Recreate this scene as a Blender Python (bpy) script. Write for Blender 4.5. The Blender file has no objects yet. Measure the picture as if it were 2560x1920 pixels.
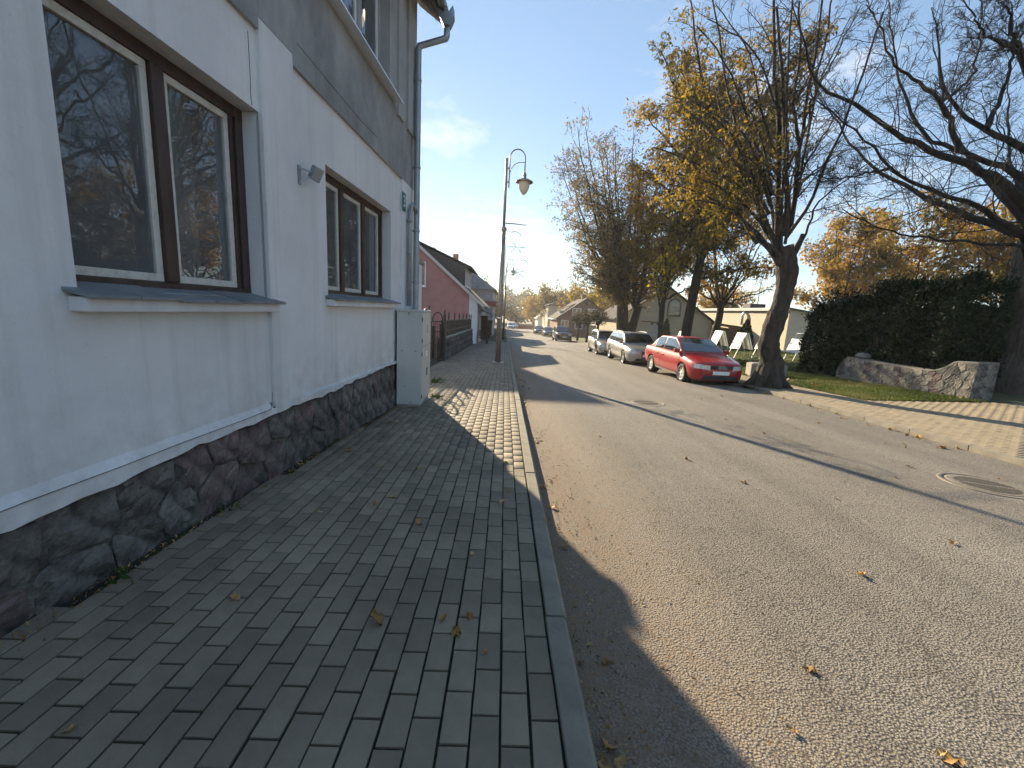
import bpy, bmesh, math, random
import numpy as np
from mathutils import Vector, Matrix

scene = bpy.context.scene
col = scene.collection
random.seed(7)
rng = np.random.default_rng(11)
R = math.radians

# ------------------------------------------------------------------ camera
cam_data = bpy.data.cameras.new("camera")
cam = bpy.data.objects.new("camera", cam_data)
col.objects.link(cam)
cam_data.sensor_width = 36.0
cam_data.lens = 36.0 * 1050.0 / 2560.0
cam_data.clip_start = 0.05
cam_data.clip_end = 4000.0
_d = Vector((-312.0, 6030.0, 1050.0)).normalized()          # straight down, in camera axes (x right, y down, z ahead)
_r = Vector((-18.0, -146.0, 1050.0))                        # along the road
_f = (_r - _d * _r.dot(_d)).normalized()
_x = _d.cross(_f)
if _x.x < 0: _x = -_x
rows = (_x, _f, -_d)
right = Vector([r.x for r in rows]); down = Vector([r.y for r in rows]); ahead = Vector([r.z for r in rows])
m = Matrix.Identity(4)
for i in range(3):
    m[i][0] = right[i]; m[i][1] = -down[i]; m[i][2] = -ahead[i]
m.translation = Vector((0.0, 0.0, 1.5))
cam.matrix_world = m
scene.camera = cam

# ------------------------------------------------------------------ sky and sun
SUN_EL, SUN_AZ = R(20.5), R(21.5)                           # 21.5 degrees to the left of the street's direction
sun_dir = Vector((-math.sin(SUN_AZ) * math.cos(SUN_EL), math.cos(SUN_AZ) * math.cos(SUN_EL), math.sin(SUN_EL)))
world = bpy.data.worlds.new("World")
scene.world = world
world.use_nodes = True
wn, wl = world.node_tree.nodes, world.node_tree.links
for n in list(wn): wn.remove(n)
wo = wn.new("ShaderNodeOutputWorld"); wb = wn.new("ShaderNodeBackground")
sky = wn.new("ShaderNodeTexSky"); sky.sky_type = 'NISHITA'; sky.sun_disc = False
sky.sun_elevation = SUN_EL; sky.sun_rotation = -SUN_AZ
sky.air_density = 1.0; sky.dust_density = 0.02; sky.ozone_density = 1.2; sky.altitude = 60
wb.inputs["Strength"].default_value = 0.078
tc = wn.new("ShaderNodeTexCoord")
mp = wn.new("ShaderNodeMapping"); mp.inputs["Scale"].default_value = (1.0, 1.0, 2.6)
cn = wn.new("ShaderNodeTexNoise"); cn.inputs["Scale"].default_value = 3.1; cn.inputs["Detail"].default_value = 7; cn.inputs["Roughness"].default_value = 0.62
cr = wn.new("ShaderNodeValToRGB")
cr.color_ramp.elements[0].position = 0.55; cr.color_ramp.elements[0].color = (0, 0, 0, 1)
cr.color_ramp.elements[1].position = 0.80; cr.color_ramp.elements[1].color = (1, 1, 1, 1)
cm = wn.new("ShaderNodeMixRGB"); cm.inputs[2].default_value = (6.5, 6.4, 6.2, 1)
cf = wn.new("ShaderNodeMath"); cf.operation = 'MULTIPLY'; cf.inputs[1].default_value = 0.7
wl.new(tc.outputs["Generated"], mp.inputs["Vector"]); wl.new(mp.outputs[0], cn.inputs["Vector"])
wl.new(cn.outputs["Fac"], cr.inputs[0]); wl.new(cr.outputs[0], cf.inputs[0]); wl.new(cf.outputs[0], cm.inputs[0])
vm = wn.new("ShaderNodeMixRGB"); vm.inputs[0].default_value = 0.42; vm.inputs[2].default_value = (1.75, 2.75, 4.1, 1)   # thin even cirrus veil
wl.new(sky.outputs[0], vm.inputs[1]); wl.new(vm.outputs[0], cm.inputs[1]); wl.new(cm.outputs[0], wb.inputs[0]); wl.new(wb.outputs[0], wo.inputs[0])

sd = bpy.data.lights.new("sun", 'SUN'); sd.energy = 5.0; sd.angle = R(0.53); sd.color = (1.0, 0.83, 0.575)
so = bpy.data.objects.new("sun", sd); col.objects.link(so)
so.rotation_euler = (-sun_dir).to_track_quat('-Z', 'Y').to_euler()

vs = scene.view_settings
vs.view_transform = 'Standard'; vs.look = 'None'; vs.gamma = 1.0; vs.use_curve_mapping = False
vs.exposure = 1.4
scene.render.engine = 'CYCLES'
cy = scene.cycles
cy.use_denoising = True
cy.use_adaptive_sampling = True; cy.adaptive_threshold = 0.03
try: cy.denoiser = 'OPENIMAGEDENOISE'
except Exception: pass
cy.max_bounces = 6; cy.diffuse_bounces = 3; cy.glossy_bounces = 4; cy.transparent_max_bounces = 12; cy.transmission_bounces = 4
cy.caustics_reflective = False; cy.caustics_refractive = False
cy.sample_clamp_indirect = 6.0

# ------------------------------------------------------------------ terrain functions
SL = 0.035
def G(y):                                                   # road level: the street runs gently downhill
    return -SL * y if y < 60 else -2.1 - 0.02 * (y - 60)
KERB_X = 0.37                                               # street face of the near kerb
HP, HR = 0.12, 0.07                                         # pavement levels above the road
RK = [(-8, 6.35), (2, 6.62), (5.2, 6.92), (8.3, 7.15), (10.6, 7.32), (12.4, 7.5), (14.4, 7.85), (18, 7.95), (60, 8.25), (110, 7.6), (200, 5.5), (320, 3.0)]
def xr(y): return float(np.interp(y, [a for a, b in RK], [b for a, b in RK]))
def P(x, y): return G(y) + HR + min(.5, max(0, .03 * (x - 9)))

# ------------------------------------------------------------------ mesh helpers
def link(o, parent=None):
    col.objects.link(o)
    if parent is not None: o.parent = parent
    return o
def fast_mesh(name, co, polys, mats=None, smooth=False, mi=None):
    """co (n,3) array; polys (k,m) int array of equal polygons"""
    me = bpy.data.meshes.new(name)
    co = np.asarray(co, dtype=np.float32); polys = np.asarray(polys, dtype=np.int32)
    k, mm = polys.shape
    me.vertices.add(len(co)); me.vertices.foreach_set("co", co.ravel())
    me.loops.add(k * mm); me.loops.foreach_set("vertex_index", polys.ravel())
    me.polygons.add(k); me.polygons.foreach_set("loop_start", np.arange(0, k * mm, mm, dtype=np.int32))
    if smooth: me.polygons.foreach_set("use_smooth", np.ones(k, dtype=bool))
    if mi is not None: me.polygons.foreach_set("material_index", np.asarray(mi, dtype=np.int32))
    me.update(calc_edges=True)
    for mt in (mats or []): me.materials.append(mt)
    return me

class MB:
    def __init__(s): s.v = []; s.f = []; s.sm = []
    def add(s, v, f, smooth=False):
        b = len(s.v); s.v += [tuple(p) for p in v]; s.f += [tuple(i + b for i in q) for q in f]; s.sm += [smooth] * len(f); return s
    def box(s, x0, x1, y0, y1, z0, z1, M4=None):
        v = [(x0,y0,z0),(x1,y0,z0),(x1,y1,z0),(x0,y1,z0),(x0,y0,z1),(x1,y0,z1),(x1,y1,z1),(x0,y1,z1)]
        if M4 is not None: v = [M4 @ Vector(p) for p in v]
        return s.add(v, [(0,3,2,1),(4,5,6,7),(0,1,5,4),(1,2,6,5),(2,3,7,6),(3,0,4,7)])
    def bar(s, a, b, w, h=None, up=(0,0,1)):
        a, b = Vector(a), Vector(b); h = h or w
        t = (b - a).normalized(); u = Vector(up)
        if abs(t.dot(u)) > .98: u = Vector((0, 1, 0))
        sx = t.cross(u).normalized(); sy = sx.cross(t).normalized()
        v = []
        for p in (a, b):
            for i, j in ((-1,-1),(1,-1),(1,1),(-1,1)): v.append(p + sx * (i*w/2) + sy * (j*h/2))
        return s.add(v, [(0,1,2,3)[::-1],(4,5,6,7),(0,1,5,4),(1,2,6,5),(2,3,7,6),(3,0,4,7)])
    def tube(s, pts, r, n=8, cap=True, smooth=True):
        pts = [Vector(p) for p in pts]; rr = r if isinstance(r, (list, tuple)) else [r] * len(pts)
        t = (pts[1] - pts[0]).normalized()
        u = t.orthogonal().normalized(); v = []; f = []
        for i, p in enumerate(pts):
            if i == 0: t = (pts[1] - p).normalized()
            elif i == len(pts) - 1: t = (p - pts[-2]).normalized()
            else: t = ((pts[i+1] - p).normalized() + (p - pts[i-1]).normalized()).normalized()
            u = (u - t * u.dot(t)).normalized(); w = t.cross(u)
            for k in range(n):
                a = 2 * math.pi * k / n
                v.append(p + (u * math.cos(a) + w * math.sin(a)) * rr[i])
        for i in range(len(pts) - 1):
            for k in range(n):
                a, b = i*n + k, i*n + (k+1) % n
                f.append((a, b, b + n, a + n))
        s.add(v, f, smooth)
        if cap:
            b = len(s.v) - len(v)
            s.f += [tuple(b + k for k in range(n))[::-1], tuple(b + (len(pts)-1)*n + k for k in range(n))]; s.sm += [False, False]
        return s
    def lathe(s, prof, n=16, c=(0,0,0), axis='z', smooth=True):
        v = []; f = []
        for (r, h) in prof:
            for k in range(n):
                a = 2 * math.pi * k / n; x, y = r * math.cos(a), r * math.sin(a)
                p = (x, y, h) if axis == 'z' else ((x, h, y) if axis == 'y' else (h, x, y))
                v.append((p[0]+c[0], p[1]+c[1], p[2]+c[2]))
        for i in range(len(prof) - 1):
            for k in range(n):
                a, b = i*n + k, i*n + (k+1) % n
                f.append((a, b, b + n, a + n))
        return s.add(v, f, smooth)
    def prism(s, poly, d):
        """poly: list of 3D points (planar), extruded by vector d"""
        n = len(poly); d = Vector(d)
        v = [Vector(p) for p in poly] + [Vector(p) + d for p in poly]
        f = [tuple(range(n)), tuple(range(n, 2*n))[::-1]]
        for k in range(n): f.append((k, k + n, (k+1) % n + n, (k+1) % n))
        return s.add(v, f)
    def grid(s, pts, smooth=True):
        """pts[i][j] 3D points"""
        ni, nj = len(pts), len(pts[0])
        v = [p for row in pts for p in row]
        f = [(i*nj+j, i*nj+j+1, (i+1)*nj+j+1, (i+1)*nj+j) for i in range(ni-1) for j in range(nj-1)]
        return s.add(v, f, smooth)
    def mesh(s, name, mat):
        me = bpy.data.meshes.new(name); me.from_pydata([tuple(p) for p in s.v], [], s.f)
        me.polygons.foreach_set("use_smooth", s.sm); me.update()
        if mat is not None: me.materials.append(mat)
        return me
    def build(s, name, mat, parent=None, bevel=0, fix=True):
        me = s.mesh(name, mat)
        if bevel or fix:
            bm = bmesh.new(); bm.from_mesh(me)
            if fix: bmesh.ops.recalc_face_normals(bm, faces=bm.faces)
            if bevel:
                es = [e for e in bm.edges if len(e.link_faces) == 2 and e.calc_face_angle(0) > .5]
                bmesh.ops.bevel(bm, geom=es, offset=bevel, segments=2, profile=.6, affect='EDGES', clamp_overlap=True)
            bm.to_mesh(me); bm.free()
        o = bpy.data.objects.new(name, me)
        return link(o, parent)

def obj(name, me, parent=None, loc=None, rot=None):
    o = bpy.data.objects.new(name, me); link(o, parent)
    if loc is not None: o.location = loc
    if rot is not None: o.rotation_euler = rot
    return o
def empty(name, loc=(0,0,0), rz=0.0):
    o = bpy.data.objects.new(name, None); o.location = loc; o.rotation_euler = (0, 0, rz); o.empty_display_size = .2
    return link(o)
def tag(o, label=None, cat=None, group=None, kind=None):
    if label: o["label"] = label
    if cat: o["category"] = cat
    if group: o["group"] = group
    if kind: o["kind"] = kind
    return o
def copy_tree(o, parent=None):
    c = o.copy(); col.objects.link(c); c.parent = parent
    if parent is not None: c.matrix_parent_inverse = o.matrix_parent_inverse.copy()
    for ch in list(o.children): copy_tree(ch, c)
    return c

# ------------------------------------------------------------------ materials
def mat_new(name):
    mt = bpy.data.materials.new(name); mt.use_nodes = True
    nt = mt.node_tree; b = nt.nodes["Principled BSDF"]
    return mt, nt.nodes, nt.links, b
def rgb(c): return (c[0], c[1], c[2], 1.0)
def mat(name, c, rough=.75, c2=None, vs=4.0, bump=0.0, bs=60.0, metal=0.0, coat=0.0, spec=.5, lo=.35, hi=.65, island=0.0, detail=5.0, stretch=None, bdist=.01):
    mt, n, l, b = mat_new(name)
    b.inputs["Roughness"].default_value = rough; b.inputs["Metallic"].default_value = metal
    b.inputs["Specular IOR Level"].default_value = spec
    if coat: b.inputs["Coat Weight"].default_value = coat; b.inputs["Coat Roughness"].default_value = .04
    b.inputs["Base Color"].default_value = rgb(c)
    t = n.new("ShaderNodeTexCoord"); vec = t.outputs["Object"]
    if stretch:
        mp = n.new("ShaderNodeMapping"); mp.inputs["Scale"].default_value = stretch; l.new(vec, mp.inputs[0]); vec = mp.outputs[0]
    out = None
    if c2 is not None:
        nz = n.new("ShaderNodeTexNoise"); nz.inputs["Scale"].default_value = vs; nz.inputs["Detail"].default_value = detail; nz.inputs["Roughness"].default_value = .65
        l.new(vec, nz.inputs["Vector"])
        rp = n.new("ShaderNodeValToRGB"); rp.color_ramp.elements[0].position = lo; rp.color_ramp.elements[1].position = hi
        rp.color_ramp.elements[0].color = rgb(c); rp.color_ramp.elements[1].color = rgb(c2)
        l.new(nz.outputs["Fac"], rp.inputs[0]); out = rp.outputs[0]
    if island:
        g = n.new("ShaderNodeNewGeometry"); hv = n.new("ShaderNodeHueSaturation")
        oi = n.new("ShaderNodeObjectInfo"); ad = n.new("ShaderNodeMath"); ad.operation = 'ADD'; fr = n.new("ShaderNodeMath"); fr.operation = 'FRACT'
        l.new(g.outputs["Random Per Island"], ad.inputs[0]); l.new(oi.outputs["Random"], ad.inputs[1]); l.new(ad.outputs[0], fr.inputs[0])
        mr = n.new("ShaderNodeMapRange"); mr.inputs[3].default_value = 1 - island; mr.inputs[4].default_value = 1 + island
        l.new(fr.outputs[0], mr.inputs[0]); l.new(mr.outputs[0], hv.inputs["Value"])
        if out is None: hv.inputs["Color"].default_value = rgb(c)
        else: l.new(out, hv.inputs["Color"])
        out = hv.outputs[0]
    if out is not None: l.new(out, b.inputs["Base Color"])
    if bump:
        nb = n.new("ShaderNodeTexNoise"); nb.inputs["Scale"].default_value = bs; nb.inputs["Detail"].default_value = 4
        l.new(vec, nb.inputs["Vector"])
        bp = n.new("ShaderNodeBump"); bp.inputs["Strength"].default_value = bump; bp.inputs["Distance"].default_value = bdist
        l.new(nb.outputs["Fac"], bp.inputs["Height"]); l.new(bp.outputs[0], b.inputs["Normal"])
    return mt

def asphalt():
    mt, n, l, b = mat_new("asphalt")
    t = n.new("ShaderNodeTexCoord")
    v = n.new("ShaderNodeTexVoronoi"); v.inputs["Scale"].default_value = 95; v.feature = 'F1'
    nz = n.new("ShaderNodeTexNoise"); nz.inputs["Scale"].default_value = 120; nz.inputs["Detail"].default_value = 4
    big = n.new("ShaderNodeTexNoise"); big.inputs["Scale"].default_value = .55; big.inputs["Detail"].default_value = 6; big.inputs["Roughness"].default_value = .6
    mid = n.new("ShaderNodeTexNoise"); mid.inputs["Scale"].default_value = 14; mid.inputs["Detail"].default_value = 5
    for q in (v, nz, big, mid): l.new(t.outputs["Object"], q.inputs["Vector"])
    rp = n.new("ShaderNodeValToRGB")                       # stone tops against the pits between them
    rp.color_ramp.elements[0].position = .15; rp.color_ramp.elements[0].color = (.36, .33, .285, 1)
    rp.color_ramp.elements[1].position = .66; rp.color_ramp.elements[1].color = (.11, .099, .085, 1)
    em = rp.color_ramp.elements.new(.44); em.color = (.27, .247, .213, 1)
    l.new(v.outputs["Distance"], rp.inputs[0])
    m1 = n.new("ShaderNodeMixRGB"); m1.blend_type = 'MULTIPLY'; m1.inputs[0].default_value = .55
    r2 = n.new("ShaderNodeValToRGB"); r2.color_ramp.elements[0].position = .3; r2.color_ramp.elements[0].color = (.66, .64, .63, 1); r2.color_ramp.elements[1].position = .7; r2.color_ramp.elements[1].color = (1, 1, 1, 1)
    l.new(big.outputs["Fac"], r2.inputs[0]); l.new(rp.outputs[0], m1.inputs[1]); l.new(r2.outputs[0], m1.inputs[2])
    # brown dust swept to the kerb
    sx = n.new("ShaderNodeSeparateXYZ"); l.new(t.outputs["Object"], sx.inputs[0])
    mr = n.new("ShaderNodeMapRange"); mr.inputs[1].default_value = .45; mr.inputs[2].default_value = 1.6; mr.inputs[3].default_value = 1.05; mr.inputs[4].default_value = 0.0
    l.new(sx.outputs[0], mr.inputs[0])
    mm = n.new("ShaderNodeMath"); mm.operation = 'MULTIPLY'
    r3 = n.new("ShaderNodeValToRGB"); r3.color_ramp.elements[0].position = .35; r3.color_ramp.elements[1].position = .6
    l.new(mid.outputs["Fac"], r3.inputs[0]); l.new(mr.outputs[0], mm.inputs[0]); 
    ml = n.new("ShaderNodeMixRGB"); ml.inputs[0].default_value = .55; ml.inputs[1].default_value = (1, 1, 1, 1); l.new(r3.outputs[0], ml.inputs[2]); l.new(ml.outputs[0], mm.inputs[1])
    m2 = n.new("ShaderNodeMixRGB"); m2.inputs[2].default_value = (.215, .158, .108, 1); l.new(mm.outputs[0], m2.inputs[0]); l.new(m1.outputs[0], m2.inputs[1])
    mpl = n.new("ShaderNodeMapping"); mpl.inputs["Scale"].default_value = (1.5, .06, 1); l.new(t.outputs["Object"], mpl.inputs[0])
    lane = n.new("ShaderNodeTexNoise"); lane.inputs["Scale"].default_value = 1.0; lane.inputs["Detail"].default_value = 3; l.new(mpl.outputs[0], lane.inputs["Vector"])
    rl = n.new("ShaderNodeValToRGB"); rl.color_ramp.elements[0].position = .35; rl.color_ramp.elements[0].color = (.80, .79, .78, 1); rl.color_ramp.elements[1].position = .65; rl.color_ramp.elements[1].color = (1.08, 1.07, 1.06, 1); l.new(lane.outputs["Fac"], rl.inputs[0])
    m3 = n.new("ShaderNodeMixRGB"); m3.blend_type = 'MULTIPLY'; m3.inputs[0].default_value = 1; l.new(m2.outputs[0], m3.inputs[1]); l.new(rl.outputs[0], m3.inputs[2])
    wob = n.new("ShaderNodeTexNoise"); wob.inputs["Scale"].default_value = 1.3; wob.inputs["Detail"].default_value = 6; l.new(t.outputs["Object"], wob.inputs["Vector"])
    wm = n.new("ShaderNodeMixRGB"); wm.inputs[0].default_value = .35; l.new(t.outputs["Object"], wm.inputs[1]); l.new(wob.outputs["Color"], wm.inputs[2])
    cv = n.new("ShaderNodeTexVoronoi"); cv.feature = 'DISTANCE_TO_EDGE'; cv.inputs["Scale"].default_value = .55; l.new(wm.outputs[0], cv.inputs["Vector"])
    rc = n.new("ShaderNodeValToRGB"); rc.color_ramp.elements[0].position = .0; rc.color_ramp.elements[0].color = (.72, .70, .68, 1); rc.color_ramp.elements[1].position = .006; rc.color_ramp.elements[1].color = (1, 1, 1, 1); l.new(cv.outputs["Distance"], rc.inputs[0])
    st = n.new("ShaderNodeTexNoise"); st.inputs["Scale"].default_value = .9; st.inputs["Detail"].default_value = 2; l.new(t.outputs["Object"], st.inputs["Vector"])
    rs_ = n.new("ShaderNodeValToRGB"); rs_.color_ramp.elements[0].position = .52; rs_.color_ramp.elements[0].color = (0, 0, 0, 1); rs_.color_ramp.elements[1].position = .6; rs_.color_ramp.elements[1].color = (1, 1, 1, 1); l.new(st.outputs["Fac"], rs_.inputs[0])
    m4 = n.new("ShaderNodeMixRGB"); m4.blend_type = 'MULTIPLY'; l.new(rs_.outputs[0], m4.inputs[0]); l.new(m3.outputs[0], m4.inputs[1]); l.new(rc.outputs[0], m4.inputs[2])
    l.new(m4.outputs[0], b.inputs["Base Color"])
    b.inputs["Roughness"].default_value = .78; b.inputs["Specular IOR Level"].default_value = .35
    hgt = n.new("ShaderNodeMath"); hgt.operation = 'MULTIPLY_ADD'; hgt.inputs[1].default_value = -1.0
    l.new(v.outputs["Distance"], hgt.inputs[0]); l.new(nz.outputs["Fac"], hgt.inputs[2])
    bp = n.new("ShaderNodeBump"); bp.inputs["Strength"].default_value = .75; bp.inputs["Distance"].default_value = .006
    l.new(hgt.outputs[0], bp.inputs["Height"]); l.new(bp.outputs[0], b.inputs["Normal"])
    return mt
def glass_pane(name, tint=(.8, .85, .85), ior=1.95):
    mt, n, l, b = mat_new(name); n.remove(b)
    out = n["Material Output"]
    tr = n.new("ShaderNodeBsdfTransparent"); tr.inputs[0].default_value = rgb(tint)
    gl = n.new("ShaderNodeBsdfGlossy"); gl.inputs["Roughness"].default_value = .0; gl.inputs["Color"].default_value = (.95, .97, 1, 1)
    fr = n.new("ShaderNodeFresnel"); fr.inputs[0].default_value = ior
    tc = n.new("ShaderNodeTexCoord"); nz = n.new("ShaderNodeTexNoise"); nz.inputs["Scale"].default_value = 2.3
    bp = n.new("ShaderNodeBump"); bp.inputs["Strength"].default_value = .10; bp.inputs["Distance"].default_value = .02
    l.new(tc.outputs["Object"], nz.inputs[0]); l.new(nz.outputs[0], bp.inputs["Height"]); l.new(bp.outputs[0], gl.inputs["Normal"])
    mx = n.new("ShaderNodeMixShader"); l.new(fr.outputs[0], mx.inputs[0]); l.new(tr.outputs[0], mx.inputs[1]); l.new(gl.outputs[0], mx.inputs[2])
    df = n.new("ShaderNodeBsdfDiffuse"); df.inputs[0].default_value = (.62, .64, .66, 1); dm = n.new("ShaderNodeMixShader"); dn = n.new("ShaderNodeTexNoise"); dn.inputs["Scale"].default_value = 3.0; dn.inputs["Detail"].default_value = 6
    dr = n.new("ShaderNodeMapRange"); dr.inputs[3].default_value = .06; dr.inputs[4].default_value = .22; l.new(tc.outputs["Object"], dn.inputs[0]); l.new(dn.outputs[0], dr.inputs[0]); l.new(dr.outputs[0], dm.inputs[0])
    l.new(mx.outputs[0], dm.inputs[1]); l.new(df.outputs[0], dm.inputs[2]); l.new(dm.outputs[0], out.inputs[0]); return mt
def leaf_mat(name, cols, trans=.45):
    mt, n, l, b = mat_new(name)
    at = n.new("ShaderNodeAttribute"); at.attribute_name = "rnd"
    rp = n.new("ShaderNodeValToRGB"); rp.color_ramp.interpolation = 'LINEAR'
    e = rp.color_ramp.elements
    while len(e) < len(cols): e.new(.5)
    for i, c in enumerate(cols): e[i].position = i / (len(cols) - 1); e[i].color = rgb(c)
    l.new(at.outputs["Fac"], rp.inputs[0]); l.new(rp.outputs[0], b.inputs["Base Color"])
    b.inputs["Roughness"].default_value = .6; b.inputs["Specular IOR Level"].default_value = .25
    tl = n.new("ShaderNodeBsdfTranslucent"); l.new(rp.outputs[0], tl.inputs[0])
    mx = n.new("ShaderNodeMixShader"); mx.inputs[0].default_value = trans
    l.new(b.outputs[0], mx.inputs[1]); l.new(tl.outputs[0], mx.inputs[2]); l.new(mx.outputs[0], n["Material Output"].inputs[0])
    return mt
M = {}
M['asphalt'] = asphalt()
def stained(mt, lo=.70, hi=1.12, sc=1.1):
    """broad damp stains that run across neighbouring blocks"""
    n, l = mt.node_tree.nodes, mt.node_tree.links; b = n["Principled BSDF"]; src = b.inputs["Base Color"].links[0].from_socket
    g = n.new("ShaderNodeNewGeometry"); q = n.new("ShaderNodeTexNoise"); q.inputs["Scale"].default_value = sc; q.inputs["Detail"].default_value = 7; q.inputs["Roughness"].default_value = .68; l.new(g.outputs["Position"], q.inputs["Vector"])
    r = n.new("ShaderNodeMapRange"); r.inputs[1].default_value = .32; r.inputs[2].default_value = .68; r.inputs[3].default_value = lo; r.inputs[4].default_value = hi; l.new(q.outputs["Fac"], r.inputs[0])
    h = n.new("ShaderNodeHueSaturation"); l.new(r.outputs[0], h.inputs["Value"]); l.new(src, h.inputs["Color"]); l.new(h.outputs[0], b.inputs["Base Color"]); return mt
M['paver'] = mat("concrete_paver", (.205, .172, .125), .85, (.245, .208, .155), 5, .5, 180, island=.20, bdist=.004)
M['paver_tan'] = mat("tan_concrete_paver", (.245, .200, .132), .85, (.30, .248, .17), 6, .25, 160, island=.10, bdist=.004)
stained(M['paver'])
M['joint'] = mat("mossy_joint_sand", (.016, .015, .012), .95, (.030, .046, .008), 1.6, .5, 120, lo=.45, hi=.62)
M['joint_r'] = mat("joint_sand", (.17, .145, .10), .95, (.23, .19, .13), 3, .4, 120)
M['kerb'] = mat("kerb_concrete", (.17, .155, .125), .9, (.24, .218, .175), 5, .35, 120, island=.08, bdist=.004)
M['soil'] = mat("bare_soil", (.10, .075, .05), .95, (.15, .115, .075), 2.0, .6, 40)
M['turf'] = mat("lawn_turf", (.055, .068, .022), .95, (.10, .098, .038), 1.6, .6, 90, bdist=.02)
def plaster():
    """limewash with splash dirt low down, run marks and trowel relief"""
    mt, n, l, b = mat_new("white_limewash_plaster"); b.inputs["Roughness"].default_value = .92
    t = n.new("ShaderNodeTexCoord"); o = t.outputs["Object"]
    def noise(sc, det, vec=o):
        q = n.new("ShaderNodeTexNoise"); q.inputs["Scale"].default_value = sc; q.inputs["Detail"].default_value = det; q.inputs["Roughness"].default_value = .62; l.new(vec, q.inputs["Vector"]); return q.outputs["Fac"]
    def ramp(f, p0, c0, p1, c1):
        r = n.new("ShaderNodeValToRGB"); r.color_ramp.elements[0].position = p0; r.color_ramp.elements[0].color = c0; r.color_ramp.elements[1].position = p1; r.color_ramp.elements[1].color = c1; l.new(f, r.inputs[0]); return r.outputs[0]
    def mul(a, c, f=1.0):
        m_ = n.new("ShaderNodeMixRGB"); m_.blend_type = 'MULTIPLY'; m_.inputs[0].default_value = f; l.new(a, m_.inputs[1]); l.new(c, m_.inputs[2]); return m_.outputs[0]
    c = ramp(noise(1.1, 8), .35, (.76, .75, .76, 1), .75, (.62, .615, .63, 1))
    ms = n.new("ShaderNodeMapping"); ms.inputs["Scale"].default_value = (9, 9, .35); l.new(o, ms.inputs[0])
    c = mul(c, ramp(noise(1.0, 4, ms.outputs[0]), .50, (1, 1, 1, 1), .78, (.80, .79, .78, 1)), .8)
    c = mul(c, ramp(noise(28, 3), .68, (1, 1, 1, 1), .80, (.72, .71, .70, 1)), .8)
    sx = n.new("ShaderNodeSeparateXYZ"); l.new(o, sx.inputs[0])
    mr = n.new("ShaderNodeMapRange"); mr.inputs[1].default_value = .45; mr.inputs[2].default_value = 1.15; mr.inputs[3].default_value = .62; mr.inputs[4].default_value = .0; l.new(sx.outputs[2], mr.inputs[0])
    sp_ = n.new("ShaderNodeMath"); sp_.operation = 'MULTIPLY'; l.new(mr.outputs[0], sp_.inputs[0]); l.new(ramp(noise(5.5, 7), .36, (0, 0, 0, 1), .66, (1, 1, 1, 1)), sp_.inputs[1])
    m5 = n.new("ShaderNodeMixRGB"); m5.inputs[2].default_value = (.40, .38, .35, 1); l.new(sp_.outputs[0], m5.inputs[0]); l.new(c, m5.inputs[1]); l.new(m5.outputs[0], b.inputs["Base Color"])
    h = n.new("ShaderNodeMath"); h.operation = 'MULTIPLY_ADD'; h.inputs[1].default_value = 3.0; l.new(noise(3.2, 3), h.inputs[0]); l.new(noise(55, 4), h.inputs[2])
    bp = n.new("ShaderNodeBump"); bp.inputs["Strength"].default_value = .45; bp.inputs["Distance"].default_value = .008; l.new(h.outputs[0], bp.inputs["Height"]); l.new(bp.outputs[0], b.inputs["Normal"])
    return mt
M['white_plaster'] = plaster()
M['white_plaster_plain'] = mat("white_limewash_plaster", (.75, .74, .75), .9, (.60, .595, .61), 1.1, .35, 38, lo=.42, hi=.8, bdist=.008, detail=8)
M['grey_plaster'] = mat("weathered_grey_render", (.22, .22, .222), .95, (.42, .415, .41), 1.7, .55, 35, lo=.35, hi=.7, stretch=(1, 1, .6))
M['pale_render'] = mat("pale_grey_render", (.34, .337, .335), .95, (.45, .445, .44), 1.8, .4, 30)
M['mortar'] = mat("plinth_mortar", (.035, .033, .028), .95, (.16, .15, .13), 6, 1.0, 22, bdist=.05)
M['stone'] = mat("fieldstone", (.042, .039, .036), .92, (.205, .19, .172), 9, 1.0, 26, island=.28, bdist=.02)
M['stone_red'] = mat("red_fieldstone", (.055, .036, .037), .92, (.185, .135, .13), 9, .6, 28, island=.2, bdist=.02)
M['stone_pale'] = mat("pale_fieldstone", (.13, .122, .108), .9, (.27, .25, .22), 6, .5, 24, island=.3, bdist=.015)
M['mortar_pale'] = mat("weathered_wall_mortar", (.15, .138, .12), .95, (.22, .205, .18), 5, .6, 30, bdist=.02)
M['slate'] = mat("slate_sill", (.14, .155, .165), .55, (.22, .235, .245), 7, .2, 40, island=.08)
M['brown_wood'] = mat("dark_brown_painted_wood", (.035, .020, .016), .5, (.075, .045, .035), 9, .2, 60, stretch=(1, 1, .3))
M['white_wood'] = mat("flaking_white_paint_wood", (.60, .58, .53), .6, (.42, .39, .34), 14, .3, 60, lo=.5, hi=.75)
M['pvc'] = mat("white_window_plastic", (.78, .78, .79), .4)
M['glass'] = glass_pane("window_glass")
M['glass_far'] = mat("far_window_glass", (.03, .035, .045), .06, spec=.8)
M['curtain'] = mat("pale_net_curtain", (.30, .30, .29), .95, (.36, .36, .35), 3, .2, 20, stretch=(1, 6, .2))
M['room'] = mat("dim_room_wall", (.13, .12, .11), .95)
M['zinc'] = mat("zinc_pipe", (.27, .30, .33), .45, (.36, .39, .42), 5, .1, 30, metal=.45)
M['white_metal'] = mat("white_sheet_metal", (.74, .79, .85), .3, metal=.35)
M['cabinet'] = mat("grey_cabinet_plastic", (.50, .505, .49), .5, (.55, .55, .53), 3, .08, 80)
M['cabinet_dark'] = mat("cabinet_gasket", (.05, .05, .05), .6)
M['iron'] = mat("black_wrought_iron", (.018, .018, .02), .45, (.05, .045, .04), 12, .2, 60)
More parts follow.
